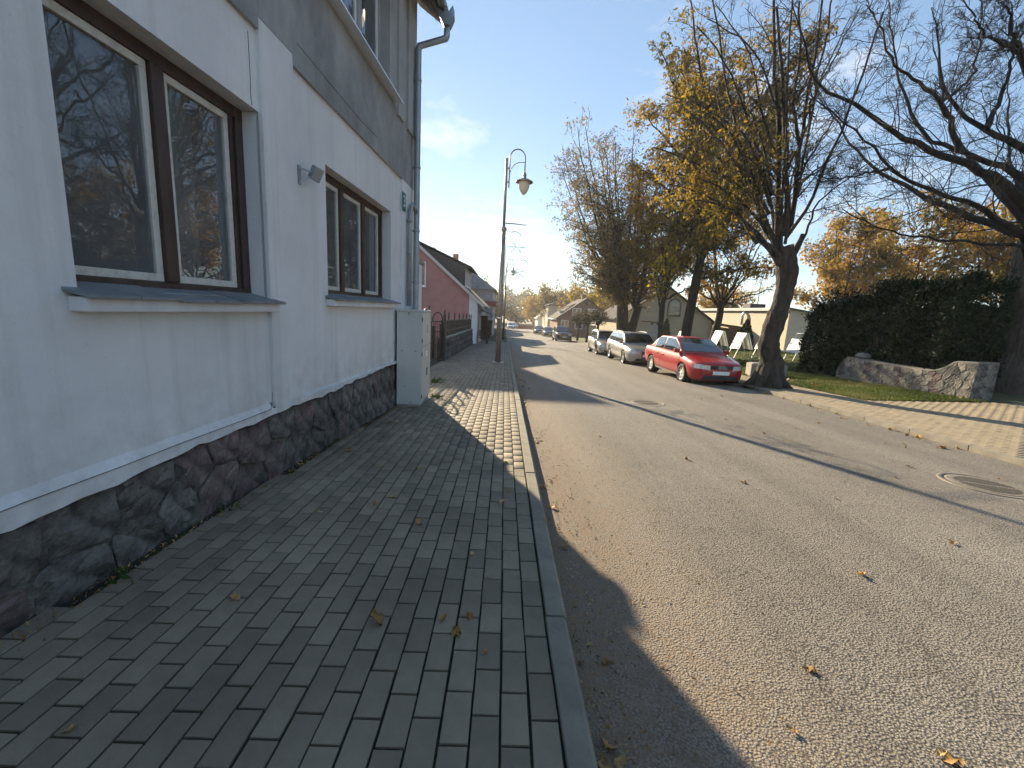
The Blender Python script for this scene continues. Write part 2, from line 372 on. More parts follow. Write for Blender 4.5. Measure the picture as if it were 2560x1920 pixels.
M['steel'] = mat("lamp_post_steel", (.23, .205, .18), .42, (.31, .28, .245), 4, .05, 30, metal=.45)
M['chrome'] = mat("bright_steel", (.6, .6, .6), .2, metal=1)
M['lampglass'] = mat("frosted_lamp_glass", (.62, .56, .44), .35)
M['pink'] = mat("dusty_pink_render", (.42, .205, .185), .9, (.49, .245, .225), 1.6, .3, 60)
M['white_render'] = mat("white_render", (.72, .72, .72), .9, (.64, .64, .64), 2, .2, 40)
M['beige'] = mat("beige_render", (.44, .36, .25), .9, (.50, .415, .30), 1.5, .3, 30)
M['cream_brick'] = mat("cream_painted_brick", (.62, .52, .38), .85, (.68, .58, .44), 3, .3, 30, island=.06)
M['red_brick'] = mat("brown_red_brick", (.20, .10, .07), .9, (.27, .145, .10), 8, .3, 40, island=.2)
M['roof_dark'] = mat("dark_brown_roof", (.022, .018, .017), .95, (.04, .032, .03), 4, .4, 20)
M['roof_grey'] = mat("grey_fibre_roof", (.12, .12, .125), .8, (.19, .19, .19), 2, .4, 20)
M['roof_metal'] = mat("pale_metal_roof", (.42, .45, .48), .32, metal=.6)
M['cladding'] = mat("dark_cladding", (.06, .048, .048), .7, (.085, .07, .07), 6, .2, 40)
M['timber'] = mat("brown_boards", (.085, .055, .035), .85, (.13, .09, .06), 5, .3, 40, stretch=(6, 6, 1), island=.15)
M['soffit'] = mat("weathered_soffit_boards", (.10, .085, .078), .9, (.15, .13, .12), 5, .3, 40, island=.2)
M['bark'] = mat("grey_brown_bark", (.018, .015, .0125), .95, (.070, .058, .047), 7, 1.0, 12, stretch=(1, 1, .35), bdist=.09)
M['bark_dark'] = mat("dark_bark", (.012, .010, .009), .95, (.034, .028, .023), 7, 1.0, 18, stretch=(1, 1, .35), bdist=.04)
M['bark_brown'] = mat("brown_trunk_bark", (.05, .038, .030), .95, (.14, .108, .085), 6, 1.0, 12, stretch=(1, 1, .35), bdist=.09)
M['board_white'] = mat("white_display_board", (.82, .82, .82), .45)
M['concrete'] = mat("plain_concrete", (.26, .24, .21), .9, (.33, .31, .27), 4, .3, 50)
M['cast_iron'] = mat("worn_cast_iron", (.15, .13, .105), .7, (.22, .195, .16), 8, .2, 60, metal=.1)
M['black'] = mat("black_rubber", (.012, .012, .012), .8)
M['tyre'] = mat("tyre_rubber", (.016, .016, .016), .85, (.03, .028, .025), 9)
M['alloy'] = mat("alloy_rim", (.50, .50, .50), .3, metal=.85)
M['alloy_light'] = mat("silver_painted_rim", (.62, .60, .55), .4, metal=.2)
M['car_glass'] = mat("car_glass", (.016, .02, .022), .02, spec=1.0, coat=1.0)
M['headlight'] = mat("headlight_lens", (.55, .56, .55), .08, spec=.9, coat=1.0)
M['plate'] = mat("white_number_plate", (.85, .85, .85), .4)
M['black_plastic'] = mat("black_trim_plastic", (.02, .02, .022), .5)
M['green_sign'] = mat("green_enamel", (.02, .16, .13), .3)
M['white_paint'] = mat("white_paint", (.80, .80, .80), .5)
M['red_sign'] = mat("dull_red_fascia", (.25, .07, .07), .7)
M['dry_leaf'] = leaf_mat("dry_leaf", [(.10, .055, .025), (.28, .16, .06), (.42, .26, .10), (.50, .36, .17)], .15)
# ------------------------------------------------------------------ ground, road, pavements
SLOPE_ROT = -math.atan(SL)
def sheet(name, xs_fn, ys, mat_, dz=0.0, zf=None, kind='structure', parent=None):
    """strip following the street; xs_fn(y) -> list of x; zf(x,y) level"""
    pts = []
    for y in ys: pts.append([(x, y, (zf(x, y) if zf else G(y)) + dz) for x in xs_fn(y)])
    mb = MB(); mb.grid(pts, smooth=False)
    o = mb.build(name, mat_, parent)
    if kind: o["kind"] = kind
    return o
ys_all = [-12, -6, -3, 0, 1, 2, 3, 4, 5, 6, 7, 8, 9, 10, 11, 12, 13, 14, 15, 16, 18, 20, 24, 28, 32, 36, 40, 45, 50, 55, 58, 60, 62, 66, 72, 80, 95, 110, 140, 180, 240, 320]
ground = sheet("ground", lambda y: [-900, -300, -100, -40, -2.6, -2.5, 0, 4, 8, 9.2, 12, 26, 60, 150, 400, 900],
               [-300, -60] + ys_all + [420, 600, 900], M['soil'], -.09,
               lambda x, y: G(max(y, -12)) + (0.10 if x < -2.55 else 0) + (min(.5, max(0, .03 * (x - 9))) if x > 9 else -.05))
road = sheet("road", lambda y: [KERB_X - .02 + (max(0, y - 60) ** 2) * -2e-4, xr(y) * .33, xr(y) * .66, xr(y) + .02 ], ys_all, M['asphalt'])
# near pavement: sand bed with every paver as a part
def wall_x(y): return -2.086 + .0574 * y
pav = sheet("pavement", lambda y: [wall_x(y) - .12 if y < 7.9 else -2.6, .275], [y for y in ys_all if y <= 110], M['joint'], HP - .012)
def bevel_block(lx, ly, lz, b):
    mb = MB()
    x, y = lx/2, ly/2
    v = [(-x,-y,-lz),(x,-y,-lz),(x,y,-lz),(-x,y,-lz),(-x,-y,-b),(x,-y,-b),(x,y,-b),(-x,y,-b),(-x+b,-y+b,0),(x-b,-y+b,0),(x-b,y-b,0),(-x+b,y-b,0)]
    f = [(0,1,5,4),(1,2,6,5),(2,3,7,6),(3,0,4,7),(4,5,9,8),(5,6,10,9),(6,7,11,10),(7,4,8,11),(8,9,10,11)]
    mb.add(v, f); return mb
pv_mesh = bevel_block(.0948, .1935, .05, .0020).mesh("paver", M['paver'])
spots = []
for i in range(24):
    x = .258 - .052 - i * .1035
    for k in range(0, 205):
        y = .55 + k * .2035 + (.1 if i % 2 else 0) + .012 * math.sin(i * 7.1)
        if y < 8.0 and x < wall_x(y) + .02: continue
        if x < -2.2: continue
        if y > 36: continue
        spots.append((x, y))
vis = [(x, y) for x, y in spots if y > 1.0]
vis.sort(key=lambda p: p[0]**2 * .35 + p[1]**2)
near_set = set(vis[:300])
for (x, y) in vis[:300]:
    o = obj("paver", pv_mesh, pav, (x + random.uniform(-.002, .002), y, G(y) + HP + random.uniform(-.002, .002)),
            (SLOPE_ROT + random.uniform(-.005, .005), random.uniform(-.007, .007), random.uniform(-.012, .012)))
base = np.array(pv_mesh.vertices[0:0] and [] or [v.co[:] for v in pv_mesh.vertices]); bf = np.array([list(p.vertices) for p in pv_mesh.polygons])
def scatter_blocks(name, places, parent, mat_, base, bf, zfun, dz, jit=.002, tilt=.006):
    n = len(places); nv = len(base)
    co = np.zeros((n, nv, 3))
    pl = np.array(places)
    a = rng.uniform(-jit * 4, jit * 4, n); ca, sa = np.cos(a), np.sin(a)
    bx, by, bz = base[:, 0], base[:, 1], base[:, 2]
    X = bx[None] * ca[:, None] - by[None] * sa[:, None]; Y = bx[None] * sa[:, None] + by[None] * ca[:, None]
    tx, ty = rng.uniform(-tilt, tilt, n), rng.uniform(-tilt, tilt, n)
    co[:, :, 0] = X + pl[:, 0:1]; co[:, :, 1] = Y + pl[:, 1:2]
    z0 = np.array([zfun(p[0], p[1]) for p in places]) + dz + rng.uniform(-jit, jit, n)
    co[:, :, 2] = z0[:, None] + bz[None] - SL * Y + X * tx[:, None] + Y * ty[:, None]
    f = (bf[None] + (np.arange(n) * nv)[:, None, None]).reshape(-1, bf.shape[1])
    o = obj(name, fast_mesh(name, co.reshape(-1, 3), f, [mat_]), parent); o["kind"] = "stuff"
    return o
scatter_blocks("paver_field", [p for p in spots if p not in near_set], pav, M['paver'], base, bf, lambda x, y: G(y), HP)
# kerb stones
kerb = sheet("kerb", lambda y: [.275, .36], [y for y in ys_all if y <= 140], M['kerb'], -.02)
def kerb_mesh(l):
    mb = MB(); w = .103
    prof = [(-w/2, -.2), (w/2, -.2), (w/2, -.022), (w/2 - .018, 0), (-w/2 + .004, .0), (-w/2, -.004)]
    mb.prism([(x, -l/2 + .005, z) for x, z in prof], (0, l - .010, 0)); return mb.mesh("kerb_stone", M['kerb'])
km = kerb_mesh(1.0)
for k in range(36):
    y = .3 + k * 1.0
    o = obj("kerb_stone", km, kerb, (.3185 + random.uniform(-.003, .003), y, G(y) + HP + random.uniform(.0, .007)), (SLOPE_ROT, random.uniform(-.015, .015), random.uniform(-.006, .006)))
mb = MB()
for k in range(36, 110):
    y = .3 + k * 1.0
    mb.box(.267, .37, y - .49, y + .49, G(y) - .1, G(y) + HP)
o = mb.build("kerb_run", M['kerb'], kerb); o["kind"] = "stuff"
# far side: kerb, pavement, lawn
kerb_r = sheet("kerb_far_side", lambda y: [xr(y) + .005, xr(y) + .13], [y for y in ys_all if y <= 140], M['kerb'], -.01)
def yaw_r(y): return math.atan2(xr(y - .5) - xr(y + .5), 1.0)
for k in range(48):
    y = 2.4 + k * 1.0
    obj("kerb_stone", km, kerb_r, (xr(y) + .07, y, G(y) + HR + .012), (SLOPE_ROT, 0, yaw_r(y)))
def edge_r(y): return 26.0 if y < 10.3 else 9.25
pav_r = sheet("pavement_far_side", lambda y: [xr(y) + .12, xr(y) + .9, 9.25], [y for y in ys_all if y <= 140], M['joint_r'], -.004, lambda x, y: P(x, y))
apron = sheet("paved_apron", lambda y: [9.25, 12, 14, 18, 26], [-12, -6, -3, 0, 2, 4, 6, 8, 9, 10.3], M['joint_r'], -.004, lambda x, y: P(x, y))
pr = bevel_block(.118, .19, .04, .003)
pr_mesh = pr.mesh("paver", M['paver_tan'])
b2 = np.array([v.co[:] for v in pr_mesh.vertices])
sp = []
for i in range(70):
    for k in range(175):
        y = 1.5 + k * .2 + (.1 if i % 2 else 0)
        x = xr(y) + .21 + i * .1235
        if y > 10.2 and x > 9.18: continue
        if x > 14.5 or y > 34: continue
        if (x - 8.05) ** 2 + (y - 12.5) ** 2 < .62: continue
        if x / max(y, .1) > 1.32: continue
        sp.append((x, y))
sp.sort(key=lambda p: p[0]**2 + p[1]**2)
for (x, y) in sp[:300]:
    par = pav_r if x < 9.25 else apron
    obj("paver", pr_mesh, par, (x, y, P(x, y) + .004 + random.uniform(-.0015, .0015)), (SLOPE_ROT, -.0 if x < 9 else -.03, yaw_r(y)))
scatter_blocks("paver_field", [p for p in sp[300:] if p[0] < 9.25], pav_r, M['paver_tan'], b2, bf, P, .004, .001, .003)
scatter_blocks("paver_field", [p for p in sp[300:] if p[0] >= 9.25], apron, M['paver_tan'], b2, bf, P, .004, .001, .003)
lawn = sheet("lawn", lambda y: [9.25, 10, 11, 12, 14, 18, 26, 60], [10.3, 11, 12, 13, 14, 15, 16, 18, 20, 24, 28, 32, 36, 40, 45, 50, 55, 60, 66, 72, 80, 95, 110, 140], M['turf'], -.012, lambda x, y: P(x, y))
# round soil patch where the pollarded tree breaks the paving
mb = MB(); mb.lathe([(0.001, .012), (.45, .015), (.78, .003)], 20, (8.05, 12.5, P(8.05, 12.5)))
tag(mb.build("tree_pit", M['soil']), kind='structure')
# lawn edging stone and concrete block
mb = MB()
ed = [(9.3, 14.6), (10.6, 14.1), (11.8, 13.9), (12.5, 13.8)]
mb.grid([[(x + a, y + b, P(x, y) + h) for a, b, h in ((-.03, -.05, -.05), (-.03, -.05, .03), (.03, .05, .03), (.03, .05, -.05))] for x, y in ed], False)
tag(mb.build("lawn_edging", M['concrete']), "low concrete edging strip across the lawn beside the hedge", "edging")
cb = empty("concrete_block", (9.95, 15.6, P(9.95, 15.6)), -.2)
MB().box(-.62, .62, -.28, .28, -.05, .46).build("block", M['concrete'], cb, .025)
MB().box(-.55, .55, -.22, .22, .46, .485).build("cap", M['concrete'], cb, .01)
tag(cb, "squat concrete block half hidden behind the leaning roadside tree trunk", "block")

# manhole covers
def manhole(x, y, label, rot=0.0):
    t = empty("manhole_cover", (x, y, G(y)), rot)
    t.rotation_euler = (SLOPE_ROT, 0, rot)
    MB().lathe([(.40, -.05), (.40, .003), (.39, .005), (.345, .005), (.34, -.004)], 40).build("frame_ring", M['cast_iron'], t)
    MB().lathe([(.335, -.03), (.335, .002), (.31, .004), (.001, .004)], 40).build("lid", M['cast_iron'], t)
    ng = MB()
    for i in range(-8, 9):
        hw = math.sqrt(max(0, .26**2 - (i*.03)**2))
        for s in (-1, 1):
            if hw > .06: ng.box(i*.03 - .009, i*.03 + .009, min(s*.02, s*hw), max(s*.02, s*hw), .0045, .0062)
    ng.build("grate", M['black'], t)
    tag(t, label, "manhole cover"); return t
manhole(3.127, 8.84, "round iron manhole cover in mid road ahead of the red sedan", .2)
manhole(5.475, 4.36, "round iron manhole cover nearest the tan paved far pavement", -.4)

# ------------------------------------------------------------------ white corner house
house = empty("white_house", (-2.086, 0, 0), -R(3.287))
tag(house, "white plastered house on rubble stone plinth with grey rendered upper storey", "house")
def wall_panel(name, n, s0, s1, z0, z1, holes, mat_, depth=.2, parent=house, jag=None):
    ss = sorted(set([s0, s1] + [h[0] for h in holes] + [h[1] for h in holes])); zs = sorted(set([z0, z1] + [h[2] for h in holes] + [h[3] for h in holes]))
    mb = MB()
    for i in range(len(ss) - 1):
        for j in range(len(zs) - 1):
            cs, cz = (ss[i] + ss[i+1]) / 2, (zs[j] + zs[j+1]) / 2
            if any(h[0] < cs < h[1] and h[2] < cz < h[3] for h in holes): continue
            mb.add([(n, ss[i], zs[j]), (n, ss[i+1], zs[j]), (n, ss[i+1], zs[j+1]), (n, ss[i], zs[j+1])], [(0, 1, 2, 3)])
    for (a, b, c, d) in holes:
        e = n - depth
        mb.add([(n,a,c),(n,b,c),(e,b,c),(e,a,c)], [(0,1,2,3)]); mb.add([(n,a,d),(n,b,d),(e,b,d),(e,a,d)], [(3,2,1,0)])
        mb.add([(n,a,c),(n,a,d),(e,a,d),(e,a,c)], [(3,2,1,0)]); mb.add([(n,b,c),(n,b,d),(e,b,d),(e,b,c)], [(0,1,2,3)])
    return mb.build(name, mat_, parent, fix=False)
W1 = (2.04, 3.48, 1.50, 2.87); W2 = (4.52, 6.52, 1.56, 2.84); WU = (2.6, 6.42, 4.36, 5.85)
S_END = 7.64
BAY = -.032
wall_panel("wall", BAY, -6, 3.48, .645, 3.42, [W1], M['white_plaster'], .17)
wall_panel("wall", BAY, 3.93, 6.98, .615, 3.42, [W2], M['white_plaster'], .17)
# pilasters, proud of the bays
def pilaster(s0, s1, z0, z1, n=0.0, mt=M['white_plaster'], d=.06, name="pilaster"):
    mb = MB(); mb.box(n - d, n, s0, s1, z0, z1); return mb.build(name, mt, house, .006)
pilaster(3.48, 3.93, .60, 3.50)
pilaster(6.98, S_END, .60, 3.42)
# base course with a ragged lower edge above the stones
mb = MB(); N = 150; top = []; bot = []; bk = []
def plinth_top(s): return .50 + .012 * s + .009 * math.sin(s * 2.3 + .6) + .006 * math.sin(s * 5.1 + 1) + .006 * math.sin(s * 17.3) + .005 * math.sin(s * 41)
for i in range(N + 1):
    s = -6 + (S_END + 6) * i / N
    zt = .602
    top.append((0, s, zt)); b_ = plinth_top(s) + random.uniform(-.006, .006)
    bot.append((0, s, b_)); bk.append((-.06, s, b_ + .012))
mb.grid([[top[i], bot[i], bk[i]] for i in range(N + 1)], False)
mb.build("base_course", M['white_plaster'], house, fix=False)
mb = MB()                                                   # sloping drip ledges under both bays
mb.add([(.004, -6, .598), (.004, 3.44, .598), (BAY - .002, 3.44, .648), (BAY - .002, -6, .648)], [(0, 1, 2, 3)])
mb.build("drip_ledge", M['white_plaster'], house, fix=False)
mb = MB()
mb.add([(.004, 3.95, .598), (.004, 6.96, .598), (BAY - .002, 6.96, .618), (BAY - .002, 3.95, .618)], [(0, 1, 2, 3)])
mb.build("drip_ledge", M['white_plaster'], house, fix=False)
mb = MB(); mb.add([(0, -6, 3.42), (BAY - .01, -6, 3.42), (BAY - .01, S_END, 3.42), (0, S_END, 3.42)], [(0, 1, 2, 3)])
mb.build("band_soffit", M['pale_render'], house, fix=False)
wall_panel("render_band", 0.0, -6, 3.48, 3.42, 3.86, [], M['grey_plaster'])
wall_panel("render_band", 0.0, 3.93, S_END, 3.42, 3.86, [], M['grey_plaster'])
mb = MB(); mb.add([(0.001, 3.48, 3.50), (0.001, 3.93, 3.50), (0.001, 3.93, 3.86), (0.001, 3.48, 3.86)], [(0, 1, 2, 3)]); mb.build("render_band", M['grey_plaster'], house, fix=False)
wall_panel("upper_wall", -.014, -6, S_END, 4.31, 6.5, [WU], M['pale_render'], .16)
wall_panel("apron_wall", -.010, -6, S_END, 3.86, 4.31, [], M['grey_plaster'], .16)
mb = MB(); mb.add([(0, -6, 3.86), (0, S_END, 3.86), (-.02, S_END, 3.866), (-.02, -6, 3.866)], [(0, 1, 2, 3)]); mb.build("band_joint", M['grey_plaster'], house, fix=False)
for s0, s1 in ((6.72, 6.98), (7.2, S_END - .002)):
    pilaster(s0, s1, 4.22, 6.4, .022, M['pale_render'], .04, "upper_pilaster")
# end wall and back so that it shades what it should
mb = MB()
e = [(-.002, S_END, -.6), (-9, S_END, -.6), (-9, S_END, 6.5), (-4.6, S_END, 9.4), (-.002, S_END, 6.5)]
mb.add(e, [(0, 1, 2, 3, 4)]); mb.add([(-9, S_END, -.6), (-9, -6, -.6), (-9, -6, 6.5), (-9, S_END, 6.5)], [(0, 1, 2, 3)])
mb.add([(x, -6, z) for x, y, z in e], [(4, 3, 2, 1, 0)])
mb.build("end_wall", M['pale_render'], house, fix=False)
# plinth: mortar bed with separate fieldstones
mb = MB(); NS = 260; rowz = 14; g = []
for i in range(NS + 1):
    s = -3 + (S_END + 3) * i / NS; zb = G(s) + HP - .1; zt = plinth_top(s) + .03
    g.append([(-.036 + .006 * math.sin(s * 9 + j * 1.1) + .006 * math.sin(s * 23 + j * 2.3) + random.uniform(-.006, .006), s, zb + (zt - zb) * j / rowz) for j in range(rowz + 1)])
mb.grid(g); plinth = mb.build("plinth", M['mortar'], house, fix=False)
def clip_poly(poly, px, py, nx, ny):
    """keep the side where (p - P).n <= 0"""
    out = []; n = len(poly)
    for k in range(n):
        a, b = poly[k], poly[(k+1) % n]; da = (a[0]-px)*nx + (a[1]-py)*ny; db = (b[0]-px)*nx + (b[1]-py)*ny
        if da <= 0: out.append(a)
        if (da < 0) != (db < 0) and abs(da - db) > 1e-12:
            t = da / (da - db); out.append((a[0] + (b[0]-a[0])*t, a[1] + (b[1]-a[1])*t))
    return out
def rubble(s0, s1, h, cell, seed):
    """irregular stone outlines filling a strip s0..s1 by 0..h"""
    r = random.Random(seed); seeds = []; rows = max(1, round(h / (cell * .72))); cols = max(1, round((s1 - s0) / cell))
    for j in range(rows):
        for i in range(cols): seeds.append((s0 + (s1 - s0) * (i + .5 + (.25 if j % 2 else -.25) + r.uniform(-.33, .33)) / cols, h * (j + .5 + r.uniform(-.33, .33)) / rows))
    cells = []
    for i, (x, y) in enumerate(seeds):
        p = [(max(s0, x - cell*1.6), 0), (min(s1, x + cell*1.6), 0), (min(s1, x + cell*1.6), h), (max(s0, x - cell*1.6), h)]
        for j, (u, v) in enumerate(seeds):
            if i == j or abs(u - x) > cell * 3: continue
            p = clip_poly(p, (x+u)/2, (y+v)/2, u - x, v - y)
            if len(p) < 3: break
        if len(p) >= 3: cells.append(p)
    return cells
def rubble_stone(poly, gap, d, seed, mt, zmap=None):
    """one stone in the (s, z) plane, facing +x; returns mesh and centre"""
    r = random.Random(seed); cx = sum(p[0] for p in poly) / len(poly); cy = sum(p[1] for p in poly) / len(poly)
    pts = []
    for k in range(len(poly)):
        a, b = poly[k], poly[(k+1) % len(poly)]; L = math.hypot(b[0]-a[0], b[1]-a[1]); m = max(2, int(L / .06))
        for q in range(m): pts.append((a[0] + (b[0]-a[0]) * q / m, a[1] + (b[1]-a[1]) * q / m))
    pts = [((pts[k-1][0] + 8*pts[k][0] + pts[(k+1) % len(pts)][0]) / 10, (pts[k-1][1] + 8*pts[k][1] + pts[(k+1) % len(pts)][1]) / 10) for k in range(len(pts))]
    n = len(pts); out = []
    size = math.sqrt(max(1e-4, sum((p[0]-cx)**2 + (p[1]-cy)**2 for p in pts) / n)); jt = [r.uniform(-.05, .02) for _ in pts]
    tx, ty = r.uniform(-.10, .10), r.uniform(-.10, .10)
    def ring(f, dep, noise):
        o = []
        for k, (x, y) in enumerate(pts):
            g = max(.2, 1 - gap / (2 * size)) * f + jt[k] * f
            X, Y = (x - cx) * g, (y - cy) * g; o.append((dep + tx * X + ty * Y + r.uniform(-noise, noise), X, Y))
        return o
    rings = [ring(1.0, -.03, 0), ring(.995, d * .45, .003), ring(.94, d * .9, .005), ring(.6, d * 1.0, .009)]
    zc = zmap(cx, cy) if zmap else cy
    v = [p for rg in rings for p in rg] + [(d * 1.05, 0, 0)]
    if zmap: v = [(x, y, zmap(cx + y, cy + z) - zc) for x, y, z in v]
    f = []
    for i in range(3):
        for k in range(n): f.append((i*n + k, i*n + (k+1) % n, (i+1)*n + (k+1) % n, (i+1)*n + k))
    for k in range(n): f.append((3*n + k, 3*n + (k+1) % n, 4*n))
    mb = MB(); mb.add(v, f, False); return mb.mesh("stone", mt), (cx, zc)
rs = random.Random(5)
def plinth_map(s, u):
    zb = G(s) + HP - .03; return zb + (plinth_top(s) - .008 - zb) * u / .5
for i, cell in enumerate(rubble(.4, S_END - .02, .5, .33, 22)):
    cx = sum(p[0] for p in cell) / len(cell)
    mt = M['stone_red'] if (2.5 < cx < 3.5 and rs.random() < .8) or rs.random() < .12 else M['stone']
    me, (a, z_) = rubble_stone(cell, .010, rs.uniform(.012, .03), i, mt, plinth_map); obj("stone", me, plinth, (-.043, a, z_))
# windows -----------------------------------------------------------
def window(s0, s1, z0, z1, n, mull, parent, fr=M['brown_wood'], sash=M['white_wood'], pane=M['glass'], fw=.075, sw=.045, extra=0.0):
    mb = MB()
    mb.box(n - .06, n + .012, s0, s1, z0, z0 + fw); mb.box(n - .06, n + .012, s0, s1, z1 - fw * 1.15, z1)
    mb.box(n - .06, n + .010, s0, s0 + fw, z0 + fw, z1 - fw * 1.15); mb.box(n - .06, n + .010, s1 - fw - extra, s1, z0 + fw, z1 - fw * 1.15)
    w = mb.build("window", fr, parent, .004)
    edges = [s0 + fw] + [x for mm in mull for x in (mm - .045, mm + .045)] + [s1 - fw - extra]
    for mm in mull:
        k = MB(); k.box(n - .05, n + .022, mm - .0445, mm + .0445, z0 + fw + .001, z1 - fw * 1.15 - .001); k.build("mullion", fr, w, .008)
    if extra:
        k = MB(); k.box(n + .010, n + .03, s1 - fw - extra * .55, s1 - fw - extra * .1, z0 + fw, z1 - fw * 1.2); k.build("jamb_strip", fr, w, .004)
    for a, b in zip(edges[0::2], edges[1::2]):
        za, zb = z0 + fw + .002, z1 - fw * 1.15 - .002; a += .002; b -= .002
        k = MB(); q = n - .004
        k.box(q - .03, q, a, b, za, za + sw); k.box(q - .03, q, a, b, zb - sw, zb); k.box(q - .03, q - .001, a, a + sw, za + sw, zb - sw); k.box(q - .03, q - .001, b - sw, b, za + sw, zb - sw)
        k.build("sash", sash, w, .003)
        k = MB(); k.add([(q - .018, a + sw - .004, za + sw - .004), (q - .018, b - sw + .004, za + sw - .004), (q - .018, b - sw + .004, zb - sw + .004), (q - .018, a + sw - .004, zb - sw + .004)], [(0, 1, 2, 3)])
        k.build("pane", pane, w, fix=False)
    return w
n_ = BAY - .14
window(W1[0] - .01, W1[1] + .01, W1[2] - .01, W1[3] + .01, n_, [2.735], house, extra=.07)["label"] = "large two-casement window with flaking white sashes in dark frame"
window(W2[0] - .01, W2[1] + .01, W2[2] - .01, W2[3] + .01, n_, [5.16, 5.80], house, extra=.06)["label"] = "three-casement window beside the grey cabinet"
window(WU[0] - .01, WU[1] + .01, WU[2] - .01, WU[3] + .01, -.16, [3.6, 4.3, 5.02, 5.72], house, fr=M['pale_render'], sash=M['pvc'], fw=.05)
# slate sills on plaster blocks
def sill(s0, s1, zt, nseg, seed):
    k = MB(); k.box(BAY - .002, .065, s0 + .02, s1 - .03, zt - .105, zt - .035); b = k.build("window_sill", M['white_plaster'], house, .01)
    r = random.Random(seed); cuts = [s0 + (s1 - s0) * i / nseg for i in range(nseg + 1)]
    for i in range(nseg):
        a, c = cuts[i] + .002, cuts[i+1] - .002; dz = r.uniform(-.004, .004)
        k = MB(); k.prism([(BAY - .13, a, zt + .032 + dz), (.10, a, zt - .028 + dz), (.10, a, zt - .046 + dz), (BAY - .13, a, zt + .012 + dz)], (0, c - a, 0)); k.build("slate", M['slate'], b, .003)
    return b
sill(1.97, 3.52, 1.50, 6, 2); sill(4.45, 6.62, 1.56, 5, 3)
k = MB(); k.prism([(-.15, 2.4, 4.37), (.12, 2.4, 4.335), (.12, 2.4, 4.318), (-.014, 2.4, 4.322)], (0, 4.22, 0)); k.build("metal_sill", M['white_metal'], house)
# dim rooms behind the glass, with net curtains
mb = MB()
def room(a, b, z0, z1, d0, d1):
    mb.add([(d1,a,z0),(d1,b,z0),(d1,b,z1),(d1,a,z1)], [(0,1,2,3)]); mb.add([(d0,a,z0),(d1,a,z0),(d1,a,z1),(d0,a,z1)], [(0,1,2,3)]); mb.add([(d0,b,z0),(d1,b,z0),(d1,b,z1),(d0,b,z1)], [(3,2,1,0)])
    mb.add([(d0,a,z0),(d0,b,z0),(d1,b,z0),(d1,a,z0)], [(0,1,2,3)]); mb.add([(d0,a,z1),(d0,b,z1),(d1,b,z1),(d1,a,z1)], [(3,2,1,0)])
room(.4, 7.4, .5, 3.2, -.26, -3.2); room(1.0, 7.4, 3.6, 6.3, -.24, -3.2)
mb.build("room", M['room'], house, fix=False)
def curtain(s0, s1, z0, z1, n, wv=9):
    k = MB(); pts = []
    for i in range(40):
        s = s0 + (s1 - s0) * i / 39; d = n + .03 * math.sin(i * wv * .35) + .012 * math.sin(i * 2.9)
        pts.append([(d, s, z0), (d, s, z1)])
    k.grid(pts); k.build("curtain", M['curtain'], house, fix=False)
curtain(1.9, 2.25, 1.4, 2.95, -.42); curtain(3.0, 3.3, 1.4, 2.95, -.42); curtain(4.5, 4.75, 1.4, 2.9, -.4); curtain(5.6, 5.9, 1.4, 2.9, -.4)
curtain(3.0, 5.6, 4.3, 5.9, -.38, 14)
# roof, soffit boards, gutter, rain head and downpipe
k = MB(); k.prism([(.40, -6.3, 6.17), (-4.6, -6.3, 9.62), (-9.6, -6.3, 6.17), (-9.6, -6.3, 6.08), (-4.6, -6.3, 9.53), (.40, -6.3, 6.08)], (0, S_END + .25 + 6.3, 0)); roof = k.build("roof", M['roof_grey'], house)
for i in range(4):
    a, b = -.0 + i * .098, .094 + i * .098
    k = MB(); k.prism([(a, -6.2, 6.365 - .69 * a - .03), (b, -6.2, 6.365 - .69 * b - .03), (b, -6.2, 6.345 - .69 * b - .03), (a, -6.2, 6.345 - .69 * a - .03)], (0, S_END + .2 + 6.2, 0)); k.build("soffit_board", M['soffit'], roof)
k = MB()
for i in range(9):                                          # ragged sheet ends at the verge
    a = -.02 + i * .05
    k.prism([(a, S_END + .25, 6.46 - .69*a), (a + .05, S_END + .25, 6.46 - .69*(a + .05)), (a + .03, S_END + .25, 6.36 - .69 * a - (.06 if i % 3 == 2 else 0))], (0, .02, 0))
k.build("verge_strip", M['soffit'], roof)
k = MB(); pts = []
for a in range(9):
    t = math.pi * a / 8; pts.append((.47 - .065 * math.cos(t), 6.10 - .065 * math.sin(t)))
k.grid([[(x, y, z) for x, z in pts] for y in (-6.2, S_END + .12)]); k.build("gutter", M['zinc'], roof, fix=False)
k = MB(); sx = 7.50                                         # crowned rain head
w_, nx = .075, .53
prof = [(nx - .16, 6.09), (nx - .04, 5.98), (nx - .02, 6.09), (nx + .04, 6.00), (nx + .10, 6.08), (nx + .11, 5.95), (nx + .05, 5.82), (nx - .05, 5.82), (nx - .10, 5.92)]
k.prism([(x, sx - w_, z) for x, z in prof], (0, 2 * w_, 0)); k.build("rain_head", M['zinc'], house)
pz = .085
k = MB(); k.tube([(nx, sx, 5.84), (nx, sx, 5.70), (nx - .02, sx, 5.66), (pz + .02, sx, 5.545), (pz, sx, 5.50), (pz, sx, 3.0), (pz, sx, 1.2), (pz, sx, -.1)], .05, 14)
dp = k.build("downpipe", M['zinc'], house)
for z in (5.05, 3.75, 2.75, 1.9):
    k = MB(); k.tube([(pz, sx, z - .018), (pz, sx, z + .018)], .057, 14); k.box(-.0, pz, sx - .012, sx + .012, z - .01, z + .01); k.build("pipe_bracket", M['zinc'], dp)
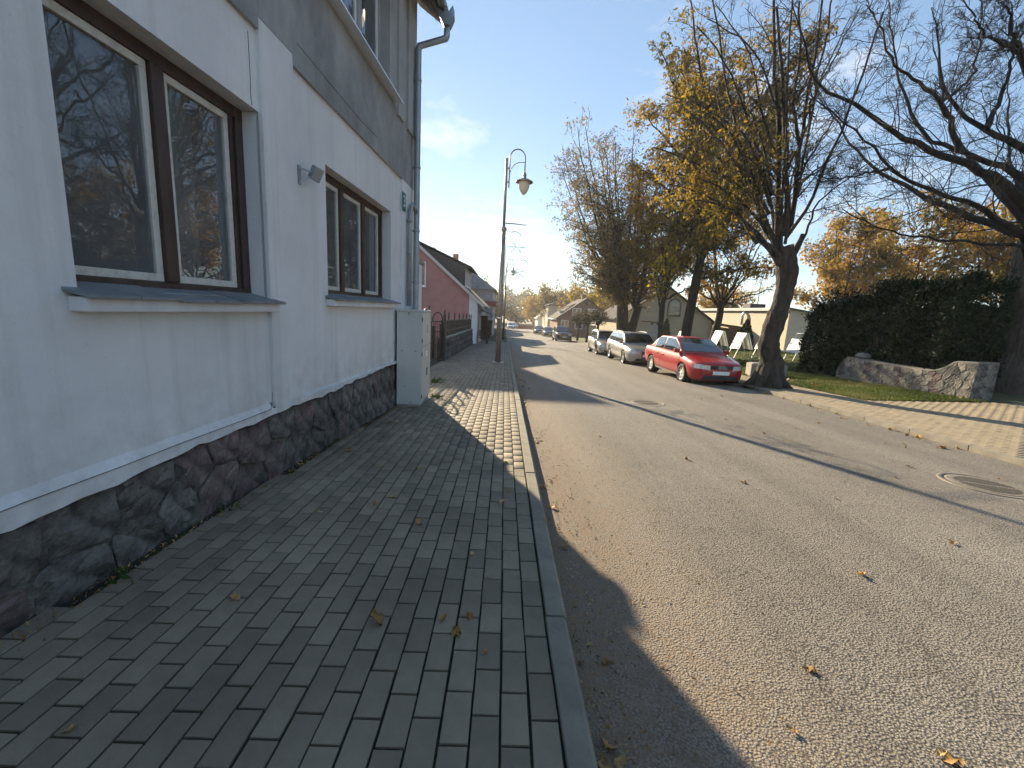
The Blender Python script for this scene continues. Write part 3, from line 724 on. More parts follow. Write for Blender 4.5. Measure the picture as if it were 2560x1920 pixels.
k = MB(); k.tube([(pz, sx - .05, 3.05), (.08, sx - .22, 3.12), (.06, 7.26, 3.08), (.055, 7.22, 2.95), (.055, 7.18, 1.49)], .036, 12); cp = k.build("conduit", M['zinc'], house)
for z in (2.85, 2.35, 1.9):
    k = MB(); k.tube([(.055, 7.20, z - .012), (.055, 7.20, z + .012)], .044, 12); k.build("pipe_bracket", M['zinc'], cp)
# cracks in the plaster
def crack(pts, n, w=.004):
    k = MB()
    for a, b in zip(pts[:-1], pts[1:]): k.bar((n, a[0], a[1]), (n, b[0], b[1]), w, .003)
    o = k.build("crack", M['mortar'], house); return o
crack([(3.40, 3.36), (3.402, 3.1), (3.398, 2.95), (3.405, 2.88)], BAY + .001)
crack([(1.2, .59), (1.7, .602), (2.1, .598), (2.5, .603), (3.0, .600), (3.40, .602), (3.42, .66), (3.43, .74)], .0045, .003)
crack([(4.0, 3.62), (4.6, 3.60), (5.3, 3.58), (5.9, 3.60)], .001, .004)

# wall floodlight and number plate
def hp(n, s, z): return house.matrix_world @ Vector((n, s, z))
house_m = Matrix.Translation(Vector((-2.086, 0, 0))) @ Matrix.Rotation(-R(3.287), 4, 'Z')
def on_wall(name, n, s, z):
    p = house_m @ Vector((n, s, z)); o = empty(name, p, -R(3.287)); return o
fl = on_wall("wall_floodlight", BAY, 4.02, 2.60)
k = MB(); k.bar((0, 0, .05), (.10, .05, .03), .014); k.bar((0, 0, -.07), (.08, .04, -.01), .013); k.box(-.001, .010, -.02, .02, -.09, .07); k.build("bracket", M['zinc'], fl)
k = MB(); Mx = Matrix.Translation((.115, .08, .025)) @ Matrix.Rotation(R(25), 4, 'Y') @ Matrix.Rotation(R(-30), 4, 'Z')
k.box(-.032, .032, -.045, .045, -.06, .06, Mx); k.build("lamp_body", M['zinc'], fl, .006)
tag(fl, "small grey floodlight on bracket fixed to the white wall between windows", "floodlight")
npl = on_wall("house_number_plate", .002, 7.04, 3.10)
k = MB(); k.box(0, .008, -.085, .085, -.14, .14); pl = k.build("plate", M['green_sign'], npl, .003)
def text_mesh(txt, size, depth=.0015):
    cu = bpy.data.curves.new("txt", 'FONT'); cu.body = txt; cu.size = size; cu.extrude = depth; cu.align_x = 'CENTER'; cu.align_y = 'CENTER'
    o = bpy.data.objects.new("txt", cu); col.objects.link(o)
    dg = bpy.context.evaluated_depsgraph_get(); me = bpy.data.meshes.new_from_object(o.evaluated_get(dg))
    bpy.data.objects.remove(o); bpy.data.curves.remove(cu); return me
me = text_mesh("3", .24); me.materials.clear(); me.materials.append(M['white_paint'])
obj("numeral", me, npl, (.010, 0, 0), (R(90), 0, R(90)))
tag(npl, "green house number plate reading 3 near the downpipe", "number plate")

# utility cabinet ---------------------------------------------------
cabx = empty("utility_cabinet", (0, 0, 0), 0)
cp_ = house_m @ Vector((.012, 6.68, 0)); zc = G(7.1) + HP
cabx.location = (cp_.x, cp_.y, zc - .01); cabx.rotation_euler = (0, 0, R(2.0))
k = MB(); k.box(.0, .385, 0, .94, .06, 1.545); k.build("body", M['cabinet'], cabx, .008)
k = MB(); k.box(-.012, .40, -.012, .955, 1.545, 1.575); k.build("lid", M['cabinet'], cabx, .006)
k = MB(); k.box(.01, .372, .012, .93, -.02, .06); k.build("base", M['concrete'], cabx)
for (z0, z1) in ((.10, .985), (1.0, 1.53)):
    k = MB(); k.box(.384, .398, .012, .93, z0, z1); d = k.build("door", M['cabinet'], cabx, .004)
    zz = (z0 + z1) / 2
    h = MB(); h.box(.398, .412, .50, .52, zz - .07, zz + .07); h.build("handle", M['cabinet_dark'] if z0 < .5 else M['chrome'], d, .003)
    for zh in (z0 + .1, z1 - .1):
        h = MB(); h.box(.392, .404, -.003, .014, zh - .03, zh + .03); h.build("hinge", M['cabinet_dark'], d)
k = MB(); k.box(.398, .402, .40, .58, .80, .90); k.build("label_plate", M['board_white'], cabx)
k = MB(); k.box(-.002, .002, .0, .01, .2, .21)
for (x, z) in ((.08, .93), (.30, .93), (.19, 1.50), (.19, 1.53), (.22, .10), (.12, .36)):
    q = MB(); q.lathe([(.009, 0), (.009, .006), (.001, .006)], 8, (x, 0, z), 'y'); 
    o = q.build("bolt", M['cabinet_dark'], cabx); o.location = (0, -.008, 0)
tag(cabx, "tall grey utility cabinet standing against the white house on the pavement", "utility cabinet")

# made-up pier by the house corner, added to shape the shadow on the road
gp = empty("shadow_pier", (-1.77, 8.0, G(8) + HP)); k = MB(); k.box(-.17, .17, -.15, .15, -.1, 2.42); k.build("shaft", M['white_render'], gp, .01); k = MB(); k.box(-.2, .2, -.18, .18, 2.42, 2.50); k.build("cap", M['concrete'], gp, .01)
tag(gp, "added white pier shaping the shadow edge beside the house corner", "pier")
# gate, fence and rubble wall along the garden ----------------------
FX = -2.16
def hairpin_gate(y0, y1, label, swing=0.0):
    hw = (y1 - y0)/2; t = empty("iron_gate", (FX - math.sin(swing) * hw, y1 - hw * math.cos(swing), G((y0 + y1)/2) + HP), -swing)
    k = MB(); zb = .06
    for y in (-hw + .02, hw - .02): k.bar((0, y, zb), (0, y, 1.42), .04)
    k.bar((0, -hw, zb + .02), (0, hw, zb + .02), .035); k.bar((0, -hw, 1.02), (0, hw, 1.02), .03); k.bar((0, -hw, 1.36), (0, hw, 1.36), .03)
    k.build("gate_frame", M['iron'], t)
    n = int((y1 - y0) / .125); st = (y1 - y0 - .08) / n
    for i in range(n):
        y = -hw + .04 + st * (i + .5)
        q = MB(); q.tube([(0, y, zb), (0, y, 1.36)], .011, 5); q.build("bar", M['iron'], t)
    na = max(2, int((y1 - y0) / .62)); sa = (y1 - y0) / na
    for i in range(na):
        c = -hw + sa * (i + .5); r = sa * .42
        q = MB(); q.tube([(0, c + r * math.cos(a), 1.37 + r * math.sin(a)) for a in [math.pi * j / 10 for j in range(11)]], .02, 6); q.build("arch", M['iron'], t)
        q = MB(); q.tube([(0, c + .07 * math.cos(a), .72 + .13 * math.sin(a)) for a in [2 * math.pi * j / 12 for j in range(13)]], .010, 5); q.build("scroll", M['iron'], t)
    for i in range(int((y1 - y0) / .22) if y0 > 12 else 0):
        y = -hw + .06 + i * .22
        q = MB(); q.box(-.035, -.022, y, y + .17, zb + .05, 1.25 + .04 * math.sin(i * 2.3)); q.build("board", M['timber'], t, .0) if i % 2 == 0 else None
    tag(t, label, "gate"); return t
hairpin_gate(9.0, 11.95, "black iron gate leaf with hooped top close behind the grey cabinet")
hairpin_gate(12.1, 15.0, "black iron gate leaf with hooped top adjoining the garden fence", R(26))
for y, lab in ((8.9, "black iron gate post hidden behind the utility cabinet"), (12.02, "black iron gate post between the two gate leaves"), (15.12, "black square iron post where gate and fence meet")):
    t = empty("gate_post", (FX + .02, y, G(y) + HP)); k = MB(); k.box(-.05, .05, -.05, .05, -.05, 1.64); k.build("shaft", M['iron'], t, .006)
    k = MB(); k.lathe([(.055, 1.64), (.06, 1.66), (.02, 1.70), (.035, 1.75), (.001, 1.86)], 8); k.build("finial", M['iron'], t); tag(t, lab, "post")
rw = empty("rubble_garden_wall", (FX - .12, 15.25, 0)); L = 13.4
k = MB(); g = []
for i in range(28):
    y = L * i / 27; zb = G(15.25 + y) + HP - .1; zt = .36 - .016 * y
    g.append([(.115, y, zb), (.115, y, zt), (-.12, y, zt), (-.12, y, zb)])
k.grid(g, False); core = k.build("wall_core", M['mortar'], rw, fix=False)
k = MB(); k.add([(.115, 0, G(15.25) + HP - .1), (-.12, 0, G(15.25) + HP - .1), (-.12, 0, .36), (.115, 0, .36)], [(0, 1, 2, 3)]); k.build("wall_end", M['mortar'], rw, fix=False)
def gw_map(y, u):
    zb = G(15.25 + y) + HP - .02; return zb + (.35 - .016 * y - zb) * u / .9
for i, cell in enumerate(rubble(.02, L - .02, .9, .36, 31)):
    me, (a, z_) = rubble_stone(cell, .02, random.uniform(.025, .05), 300 + i, M['stone'] if i % 6 else M['stone_red'], gw_map); obj("stone", me, rw, (.11, a, z_))
k = MB(); g = [[(a, L * i / 9, .36 - .016 * L * i / 9 + b) for a, b in ((-.15, .0), (-.15, .05), (.15, .05), (.15, .0))] for i in range(10)]
k.grid(g, False); k.build("coping", M['concrete'], rw)
tag(rw, "low rubble stone garden wall carrying black iron railings", "wall")
ff = empty("iron_railing", (FX - .12, 15.25, 0)); fy = [2.0, 4.0, 5.95, 7.9, 9.9, 11.9, 13.3]
k = MB()
for a, b in zip([0.02] + fy[:-1], fy):
    for dz in (.62, .22): 
        k = MB(); k.bar((0, a, .41 - .016*a + dz), (0, b, .41 - .016*b + dz), .03, .035); k.build("rail", M['iron'], ff)
for y in fy:
    z = .36 - .016 * y; k = MB(); k.bar((0, y, z), (0, y, z + .80), .05); k.build("railing_post", M['iron'], ff)
    k = MB(); k.lathe([(.03, z + .80), (.045, z + .84), (.02, z + .87), (.04, z + .91), (.001, z + 1.02)], 8, (0, y, 0)); k.build("finial", M['iron'], ff)
for i in range(95):
    y = .1 + i * .139; z = .40 - .016 * y
    k = MB(); k.bar((0, y, z), (0, y, z + .62), .018 if i % 2 else .03, .012); k.build("baluster", M['iron'], ff)
tag(ff, "black wrought iron railing with spear finials on the rubble wall", "railing")
# ------------------------------------------------------------------ street lamps
def street_lamp(x, y, label, h=7.1):
    t = empty("street_lamp", (x, y, G(y) + HP))
    k = MB(); k.box(-.2, .2, -.2, .2, 0, .025); k.build("base_plate", M['steel'], t, .004)
    for a, b in ((-.16, -.16), (.16, -.16), (-.16, .16), (.16, .16)):
        k = MB(); k.lathe([(.022, .025), (.022, .06), (.001, .065)], 8, (a, b, 0)); k.build("bolt", M['chrome'], t)
    k = MB(); k.tube([(0, 0, .02), (0, 0, 2.6), (0, 0, 4.75)], [.105, .085, .078], 18); k.build("pole", M['steel'], t)
    k = MB(); k.tube([(0, 0, 4.75), (0, 0, h)], .048, 14); k.build("pole_top", M['steel'], t)
    k = MB(); k.lathe([(.078, 4.70), (.088, 4.72), (.088, 4.82), (.05, 4.86)], 18); k.build("collar", M['steel'], t)
    k = MB(); k.lathe([(.104, 1.62), (.107, 1.63), (.107, 1.66), (.103, 1.67)], 18); k.build("band", M['chrome'], t)
    arc = [(.11, 0, h - .95), (.11, 0, h - .1)] + [(.11 + .265 * (1 - math.cos(a)), 0, h + .02 + .29 * math.sin(a)) for a in [math.pi * i / 14 for i in range(15)]] + [(.64, 0, h - .38)]
    k = MB(); k.tube(arc, .022, 10); k.build("arm", M['steel'], t)
    k = MB(); k.tube([(.12, 0, h - .5), (.16, 0, h - .33), (.27, 0, h - .19), (.42, 0, h - .11), (.67, 0, h - .10)], .013, 8); k.build("brace", M['steel'], t)
    for z in (h - .32, h - .76):
        k = MB(); k.box(.03, .13, -.02, .02, z - .025, z + .025); k.build("bracket", M['steel'], t)
    z0 = h - .38
    k = MB(); k.lathe([(.022, z0), (.045, z0 - .06), (.075, z0 - .14), (.06, z0 - .19), (.08, z0 - .25), (.16, z0 - .27), (.30, z0 - .34), (.305, z0 - .37), (.28, z0 - .375), (.16, z0 - .30)], 24, (.64, 0, 0)); k.build("lamp_hood", M['steel'], t)
    k = MB(); k.lathe([(.19, z0 - .30), (.195, z0 - .42), (.175, z0 - .55), (.125, z0 - .67), (.06, z0 - .75), (.001, z0 - .79)], 24, (.64, 0, 0)); k.build("lamp_glass", M['lampglass'], t)
    k = MB(); k.tube([(.05, 0, 4.97), (.45, -.02, 4.955), (.80, -.03, 4.93)], [.022, .018, .012], 8); k.build("banner_arm", M['steel'], t)
    tag(t, label, "street lamp", "street lamps along the pavement"); return t
def ornament(x, y, label):
    t = empty("street_ornament", (x, y, G(y) + HP))
    W = M['white_metal']; r = .013
    k = MB(); k.tube([(.10, 0, 4.9), (.10, 0, 2.75)], .010, 6); k.bar((.08, 0, 4.45), (.11, 0, 4.45), .02); k.bar((.08, 0, 3.7), (.11, 0, 3.7), .02); k.build("hanging_rod", M['steel'], t)
    for z, x1 in ((3.75, .62), (3.55, .32)):
        k = MB(); k.tube([(.1, 0, z), (x1, 0, z)], .006, 5); k.build("stay", M['steel'], t)
    def curl(c, s, flip=1):
        return [(c[0] + s * (.5 - .5 * math.cos(a)) * flip - .25 * s * flip, 0, c[1] + s * .42 * math.sin(a)) for a in [math.pi * 1.25 * i / 12 - .5 for i in range(13)]]
    k = MB(); k.tube(curl((.30, 4.52), .44) + [(.50, 0, 4.30)], r, 6); k.build("curl", W, t)
    k = MB(); k.tube(curl((.68, 3.62), .30), r, 6); k.build("curl", W, t)
    k = MB(); k.tube([(.42, 0, 3.95), (.36, 0, 3.75), (.22, 0, 3.45), (.12, 0, 3.1), (.10, 0, 2.85)], r, 6); k.build("stem", W, t)
    for (cx, cz, s, ph) in ((.48, 4.18, .34, 0), (.52, 3.28, .33, .5)):
        for j in range(6):
            a = math.pi * j / 3 + ph; ca, sa = math.cos(a), math.sin(a); q = MB()
            loop = []
            for i in range(9):
                u = i / 8; w = math.sin(2 * math.pi * u) * .10; l_ = .55 + .45 * (0.5 - .5 * math.cos(2 * math.pi * u)) 
                loop.append((cx + s * (l_ * ca - w * sa), 0, cz + s * .62 * (l_ * sa + w * ca)))
            q.tube([(cx, 0, cz), (cx + s * .55 * ca, 0, cz + s * .62 * .55 * sa)], r * .9, 5); q.tube(loop, r * .9, 5); q.build("petal", W, t)
    tag(t, label, "ornament", "flower ornaments on the lamp posts")
street_lamp(-.20, 15.62, "tall bronze street lamp with bell shade, nearest on the pavement")
ornament(-.20, 15.62, "thin wire flower ornament hung on the nearest street lamp post")
street_lamp(-.10, 39.8, "second street lamp farther along the near pavement")
ornament(-.10, 39.8, "thin wire flower ornament hung on the second street lamp")
street_lamp(-.9, 66, "third and smallest street lamp far down the pavement")

# ------------------------------------------------------------------ pink house
def quad(a, b, c, d): return MB().add([a, b, c, d], [(0, 1, 2, 3)])
pk = empty("pink_house", (0, 30, G(30) + HP)); Z = lambda z: z - (G(30) + HP)
AX, AZ = -7.9, 7.05; EX, EZ = -1.98, 2.05; LX = AX - (EX - AX)
k = MB(); k.add([(-2.56, 0, -.3), (-2.56, 0, Z(2.05 + .58 * .845)), (AX, 0, Z(AZ)), (LX, 0, Z(EZ)), (LX, 0, -.3)], [(0, 1, 2, 3, 4)]); k.build("gable_wall", M['pink'], pk, fix=False)
k = MB(); k.add([(EX, -.02, -.3), (EX, -.02, Z(EZ)), (-2.565, -.02, Z(2.05 + .58 * .845)), (-2.565, -.02, -.3)], [(0, 1, 2, 3)]); k.add([(EX, -.02, -.3), (EX, 11, -.3), (EX, 11, Z(EZ)), (EX, -.02, Z(EZ))], [(0, 1, 2, 3)]); k.add([(-2.565, -.02, -.3), (-2.565, 0, -.3), (-2.565, 0, Z(2.5)), (-2.565, -.02, Z(2.5))], [(0, 1, 2, 3)]); k.build("white_wall", M['white_render'], pk, fix=False)
def slope(xa, za, xb, zb, y0, y1, th, name, mt, parent):
    k = MB(); k.prism([(xa, y0, za), (xb, y0, zb), (xb, y0, zb + th), (xa, y0, za + th)], (0, y1 - y0, 0)); return k.build(name, mt, parent)
rf = slope(AX, Z(AZ + .02), EX + .42, Z(EZ - .34), -.22, 11.2, .09, "roof", M['roof_dark'], pk)
slope(AX, Z(AZ + .02), LX - .3, Z(EZ - .24), -.22, 11.2, .09, "roof", M['roof_dark'], pk)
slope(AX, Z(AZ - .10), EX + .44, Z(EZ - .46), -.27, -.225, .24, "bargeboard", M['white_wood'], pk)
k = MB(); k.tube([(EX + .47, -.25, Z(EZ - .33)), (EX + .47, 11, Z(EZ - .37))], .06, 8); k.build("gutter", M['zinc'], pk)
k = MB(); k.tube([(EX + .47, .3, Z(EZ - .36)), (EX + .1, .3, Z(EZ - .6)), (EX + .07, .3, -.1)], .045, 8); k.build("downpipe", M['zinc'], pk)
w = empty("x"); bpy.data.objects.remove(w)
def far_window(x0, x1, z0, z1, y, parent, frame=M['pvc'], face='y', pane=M['glass_far'], bars=1, fw=.07, d=.05):
    k = MB()
    P3 = (lambda u, dd, z: (u, y + dd, z)) if face == 'y' else (lambda u, dd, z: (y - dd, u, z))
    def bx(u0, u1, z0_, z1_, d0, d1, kk):
        a, b = P3(u0, d0, z0_), P3(u1, d1, z1_)
        kk.box(min(a[0], b[0]), max(a[0], b[0]), min(a[1], b[1]), max(a[1], b[1]), z0_, z1_)
    bx(x0, x1, z0, z0 + fw, -d, .02, k); bx(x0, x1, z1 - fw, z1, -d, .02, k); bx(x0, x0 + fw, z0 + fw, z1 - fw, -d, .02, k); bx(x1 - fw, x1, z0 + fw, z1 - fw, -d, .02, k)
    o = k.build("window", frame, parent)
    for i in range(bars):
        u = x0 + (x1 - x0) * (i + 1) / (bars + 1); q = MB(); bx(u - fw * .4, u + fw * .4, z0 + fw, z1 - fw, -d * .9, .02, q); q.build("mullion", frame, o)
    us = [x0 + fw * .8] + [x0 + (x1 - x0) * (i + 1) / (bars + 1) for i in range(bars)] + [x1 - fw * .8]
    for a, b in zip(us[:-1], us[1:]):
        q = MB(); q.add([P3(a, -.012, z0 + fw * .8), P3(b, -.012, z0 + fw * .8), P3(b, -.012, z1 - fw * .8), P3(a, -.012, z1 - fw * .8)], [(0, 1, 2, 3)]); q.build("pane", pane, o, fix=False)
    return o
far_window(-7.05, -5.62, Z(2.88), Z(4.53), 0, pk, bars=0)
k = MB(); k.box(-7.15, -5.55, -.12, .02, Z(2.80), Z(2.88)); k.build("window_sill", M['pvc'], pk)
# shed dormer
DX, DZ0, DZ1 = -2.95, 3.0, 4.42
dm = MB(); dm.add([(DX, .35, Z(DZ0 - .2)), (DX, .35, Z(DZ1)), (-6.4, .35, Z(5.85))], [(0, 1, 2)]); dm.add([(DX, 6, Z(DZ0 - .2)), (DX, 6, Z(DZ1)), (-6.4, 6, Z(5.85))], [(2, 1, 0)])
dm.add([(DX, .35, Z(DZ0 - .2)), (DX, 6, Z(DZ0 - .2)), (DX, 6, Z(DZ1)), (DX, .35, Z(DZ1))], [(0, 1, 2, 3)])
dmr = dm.build("dormer", M['cladding'], pk, fix=False)
slope(-6.9, Z(6.12), DX + .5, Z(4.27), .15, 6.2, .10, "dormer_roof", M['roof_dark'], dmr)
for a in (.6, 2.2, 3.8): far_window(a, a + 1.45, Z(DZ0 + .02), Z(DZ1 - .10), DX - .0, dmr, face='x', fw=.13)
for (a, b, c) in ((-6.1, 4.2, 5.95),):
    k = MB(); k.box(a - .3, a + .3, b, b + .6, Z(4.8), Z(c)); k.box(a - .36, a + .36, b - .06, b + .66, Z(c), Z(c + .1)); k.build("chimney", M['red_brick'], pk)
# unseen taller wing behind the gable, added for the shadow it throws on the road
k = MB(); k.box(-14.5, -8.1, 1.2, 8.2, -.3, Z(7.7)); rw_ = k.build("shadow_wing", M['pink'], pk)
k = MB(); k.prism([(-14.8, .9, Z(7.6)), (-14.8, 4.7, Z(10.3)), (-14.8, 8.5, Z(7.6))], (6.75, 0, 0)); k.build("shadow_wing_roof", M['roof_dark'], rw_)
# shop front odds along its street side
k = MB(); k.prism([(EX, 1.4, Z(1.52)), (EX + .95, 1.4, Z(1.22)), (EX + .95, 1.4, Z(.92)), (EX + .9, 1.4, Z(.92)), (EX + .9, 1.4, Z(1.17)), (EX, 1.4, Z(1.45))], (0, 3.6, 0)); k.build("awning", M['cladding'], pk)
k = MB(); k.box(EX, EX + .55, 5.3, 5.36, -.05, Z(1.0)); k.build("porch_screen", M['timber'], pk)
far_window(.5, 1.3, Z(-.1), Z(1.3), EX + .005, pk, face='x', bars=0); far_window(1.9, 4.2, Z(-.3), Z(1.1), EX + .005, pk, face='x', bars=1)
tag(pk, "dusty pink gabled house with dark dormer and white corner beyond the railing", "house")

# black iron bench with slats by the pink house, hedge, board
bn = empty("slatted_bench", (-1.62, 30.4, G(30.4) + HP), R(12))
for i in range(4):
    k = MB(); k.box(-.55, .5, -.22 + i * .12, -.14 + i * .12, .44, .475); k.build("slat", M['black_plastic'], bn)
for i in range(3):
    k = MB(); k.box(-.55, .5, .24, .27, .55 + i * .14, .65 + i * .14); k.build("back_slat", M['timber'], bn)
for x in (-.5, .42):
    k = MB(); k.bar((x, -.26, 0), (x, -.1, .45), .05); k.bar((x, .38, 0), (x, .1, .45), .05); k.bar((x, .1, .45), (x, .32, .98), .045); k.bar((x, -.26, .05), (x, .38, .05), .04); k.build("leg_frame", M['iron'], bn)
k = MB(); k.lathe([(.05, .2), (.16, .45), (.19, .7)], 10, (-.3, -.1, .3)); 
tag(bn, "black slatted bench against the pink house wall on the pavement", "bench")
k = MB(); k.box(-2.0, -1.5, 42.0, 42.12, 0, 0)

# ------------------------------------------------------------------ grey hipped house beyond
gh = empty("grey_house", (0, 50, G(50) + HP)); Zg = lambda z: z - (G(50) + HP)
k = MB(); k.box(-10.5, -1.55, 0, 13, -.5, Zg(3.85)); k.build("wall", M['pale_render'], gh)
k = MB(); v = [(-1.15, -.45, Zg(3.78)), (-10.9, -.45, Zg(3.78)), (-10.9, 13.4, Zg(3.78)), (-1.15, 13.4, Zg(3.78)), (-5.9, 3.6, Zg(7.2)), (-5.9, 9.4, Zg(7.2))]
k.add(v, [(0, 1, 4), (1, 2, 5, 4), (2, 3, 5), (3, 0, 4, 5), (0, 3, 2, 1)]); grf = k.build("roof", M['roof_grey'], gh, fix=False)
k = MB(); k.box(-6.6, -6.0, 2.5, 3.1, Zg(5.5), Zg(7.9)); k.build("chimney", M['red_brick'], grf)
k = MB(); k.box(-2.75, -1.15, -.35, 9, Zg(1.95), Zg(2.5)); k.build("fascia_sign", M['red_sign'], gh)
for a in (1.0, 4.0, 7.0, 10.0): far_window(a, a + 1.3, Zg(2.2 + .6), Zg(3.5), -1.545, gh, face='x'); far_window(a, a + 1.5, Zg(-.6), Zg(1.3), -1.545, gh, face='x')
far_window(-4.6, -3.3, Zg(-.4), Zg(1.2), 0, gh)
tag(gh, "grey two-storey house with hipped roof and dull red fascia board", "house")
g2 = empty("far_row_house", (0, 78, G(78) + HP)); k = MB(); k.box(-10, -2.6, 0, 14, -.5, 5.6); k.build("wall", M['white_render'], g2)
k = MB(); k.prism([(-2.2, -.3, 5.5), (-6.3, -.3, 8.3), (-10.4, -.3, 5.5)], (0, 14.6, 0)); k.build("roof", M['roof_dark'], g2)
for a in (1.5, 5.0, 8.5): far_window(a, a + 1.3, 1.0, 2.4, -2.595, g2, face='x'); far_window(a, a + 1.3, 3.6, 5.0, -2.595, g2, face='x')
tag(g2, "pale far house on the near side of the street past the grey house", "house")

# ------------------------------------------------------------------ buildings across the street
def gable_house(name, label, x0, x1, y0, y1, zb, ze, zr, wall, roof, over=.35, ridge='y', extra_gable=True, th=.14):
    t = empty(name, (0, y0, zb)); A = lambda z: z - zb; xc = (x0 + x1) / 2; d = y1 - y0
    k = MB()
    k.add([(x0, 0, -.6), (x1, 0, -.6), (x1, 0, A(ze)), (xc, 0, A(zr)), (x0, 0, A(ze))], [(0, 1, 2, 3, 4)]); k.add([(x0, d, -.6), (x1, d, -.6), (x1, d, A(ze)), (xc, d, A(zr)), (x0, d, A(ze))], [(4, 3, 2, 1, 0)])
    k.add([(x0, 0, -.6), (x0, 0, A(ze)), (x0, d, A(ze)), (x0, d, -.6)], [(0, 1, 2, 3)]); k.add([(x1, 0, -.6), (x1, 0, A(ze)), (x1, d, A(ze)), (x1, d, -.6)], [(3, 2, 1, 0)])
    k.build("wall", wall, t, fix=False)
    sl = (zr - ze) / (xc - x0)
    for sgn, xe in ((-1, x0 - over), (1, x1 + over)):
        k = MB(); ez = A(ze) - over * sl
        k.prism([(xc, -over, A(zr) + .02), (xe, -over, ez + .02), (xe, -over, ez + .02 + th), (xc, -over, A(zr) + .02 + th)], (0, d + 2 * over, 0)); k.build("roof", roof, t)
    tag(t, label, "house"); return t
# beige house with the arched window
zb = P(17, 45)
hb = gable_house("beige_house", "beige rendered gabled house with arched attic window behind the trees", 11.9, 22.2, 45, 55, zb, 1.35, 4.7, M['beige'], M['roof_dark'])
A = lambda z: z - zb
def arch_pts(cx, z0, z1, w, y, n=10, grow=0):
    r = w / 2 + grow; zc = z1 - w / 2
    return [(cx + r, y, z0 - grow), ] + [(cx + r * math.cos(a), y, zc + r * math.sin(a)) for a in [math.pi * i / n for i in range(n + 1)]] + [(cx - r, y, z0 - grow)]
k = MB(); k.prism(arch_pts(17.85, A(1.9), A(3.55), 1.2, -.02, grow=.12), (0, -.05, 0)); aw = k.build("arched_window", M['black_plastic'], hb)
k = MB(); k.prism(arch_pts(17.85, A(1.9), A(3.55), 1.2, -.072, grow=-.02), (0, -.006, 0)); k.build("pane", M['glass_far'], aw)
for zz in (A(2.3), A(2.75)):
    k = MB(); k.box(17.28, 18.42, -.085, -.079, zz, zz + .04); k.build("glazing_bar", M['pale_render'], aw)
k = MB(); k.box(17.1, 18.6, -.14, 0, A(1.66), A(1.76)); k.build("window_sill", M['beige'], hb)
ac = empty("air_conditioner", (17.0, 44.82, P(17, 45) + 1.55)); k = MB(); k.box(-.42, .42, -.16, .16, -.3, .3); k.build("casing", M['white_metal'], ac, .02)
k = MB(); k.lathe([(.24, -.165), (.24, -.175), (.06, -.175), (.001, -.17)], 20, (-.1, 0, 0), 'y'); k.build("fan_grille", M['black_plastic'], ac)
k = MB(); k.bar((-.3, .1, -.32), (-.3, .18, -.32), .04); k.bar((.3, .1, -.32), (.3, .18, -.32), .04); k.build("bracket", M['zinc'], ac)
tag(ac, "white air conditioner unit mounted on the beige house wall", "air conditioner")
# low brown outbuilding with plank walls
ob = empty("plank_outbuilding", (22.2, 44.5, P(22.2, 44.5)))
for i in range(22):
    for j in range(1):
        k = MB(); k.box(.02 + i * .42, .42 + i * .42, -.02 * (i % 2), .05, -.2, 2.05 - i * .035); k.build("board", M['timber'], ob)
for z in (.55, 1.1, 1.6):
    k = MB(); k.box(0, 9.2, -.06, -.03, z, z + .07); k.build("rail", M['timber'], ob)
k = MB(); k.prism([(-.2, -.4, 2.35), (9.6, -.4, 1.45), (9.6, -.4, 1.55), (-.2, -.4, 2.46)], (0, 4.2, 0)); k.build("roof", M['roof_dark'], ob)
tag(ob, "low brown plank outbuilding with sloping roof beside the beige house", "shed")
# long cream brick building
cb_ = empty("cream_building", (25.6, 38, P(25.6, 38)))
zt = 2.9 - P(25.6, 38)
k = MB(); k.add([(0, 0, -.6), (0, 18, -.6), (0, 18, zt), (0, 0, zt)], [(0, 1, 2, 3)]); k.add([(0, 0, -.6), (9, 0, -.6), (9, 0, zt - 1.15), (0, 0, zt)], [(0, 1, 2, 3)])
k.add([(9, 0, -.6), (9, 18, -.6), (9, 18, zt - 1.15), (9, 0, zt - 1.15)], [(3, 2, 1, 0)]); k.add([(0, 18, -.6), (9, 18, -.6), (9, 18, zt - 1.15), (0, 18, zt)], [(3, 2, 1, 0)])
wallc = k.build("wall", M['cream_brick'], cb_, fix=False)
for j in range(14):                                         # brick courses in relief
    z = -.1 + j * .29
    k = MB(); k.box(-.012, 0.0, .02, 17.98, z, z + .262 if z + .262 < zt - .25 else zt - .25); k.build("brick_course", M['cream_brick'], wallc)
k = MB(); k.prism([(-.25, -.25, zt + .03), (9.3, -.25, zt - 1.18), (9.3, -.25, zt - 1.05), (-.25, -.25, zt + .17)], (0, 18.5, 0)); k.build("roof", M['roof_grey'], cb_)
k = MB(); k.box(-.28, -.252, -.25, 18.2, zt - .12, zt + .14); k.build("fascia", M['white_wood'], cb_)
k = MB(); k.tube([(-.05, 7.0, zt - .3), (-.22, 7.0, zt - .35), (-.30, 7.0, zt - .6), (-.30, 7.0, zt - 1.6)], .14, 10); k.build("vent_pipe", M['white_metal'], cb_)
k = MB(); k.box(1.5, 3.2, 9, 10.5, zt - .3, zt + .75); k.build("roof_vent", M['cladding'], cb_)
for (x, y) in ((2.6, 9.5),):
    k = MB(); k.tube([(x, y, zt), (x, y, zt + 3.2)], .04, 6); k.build("mast", M['iron'], cb_)
tag(cb_, "long low cream brick building with white fascia behind the display boards", "building")
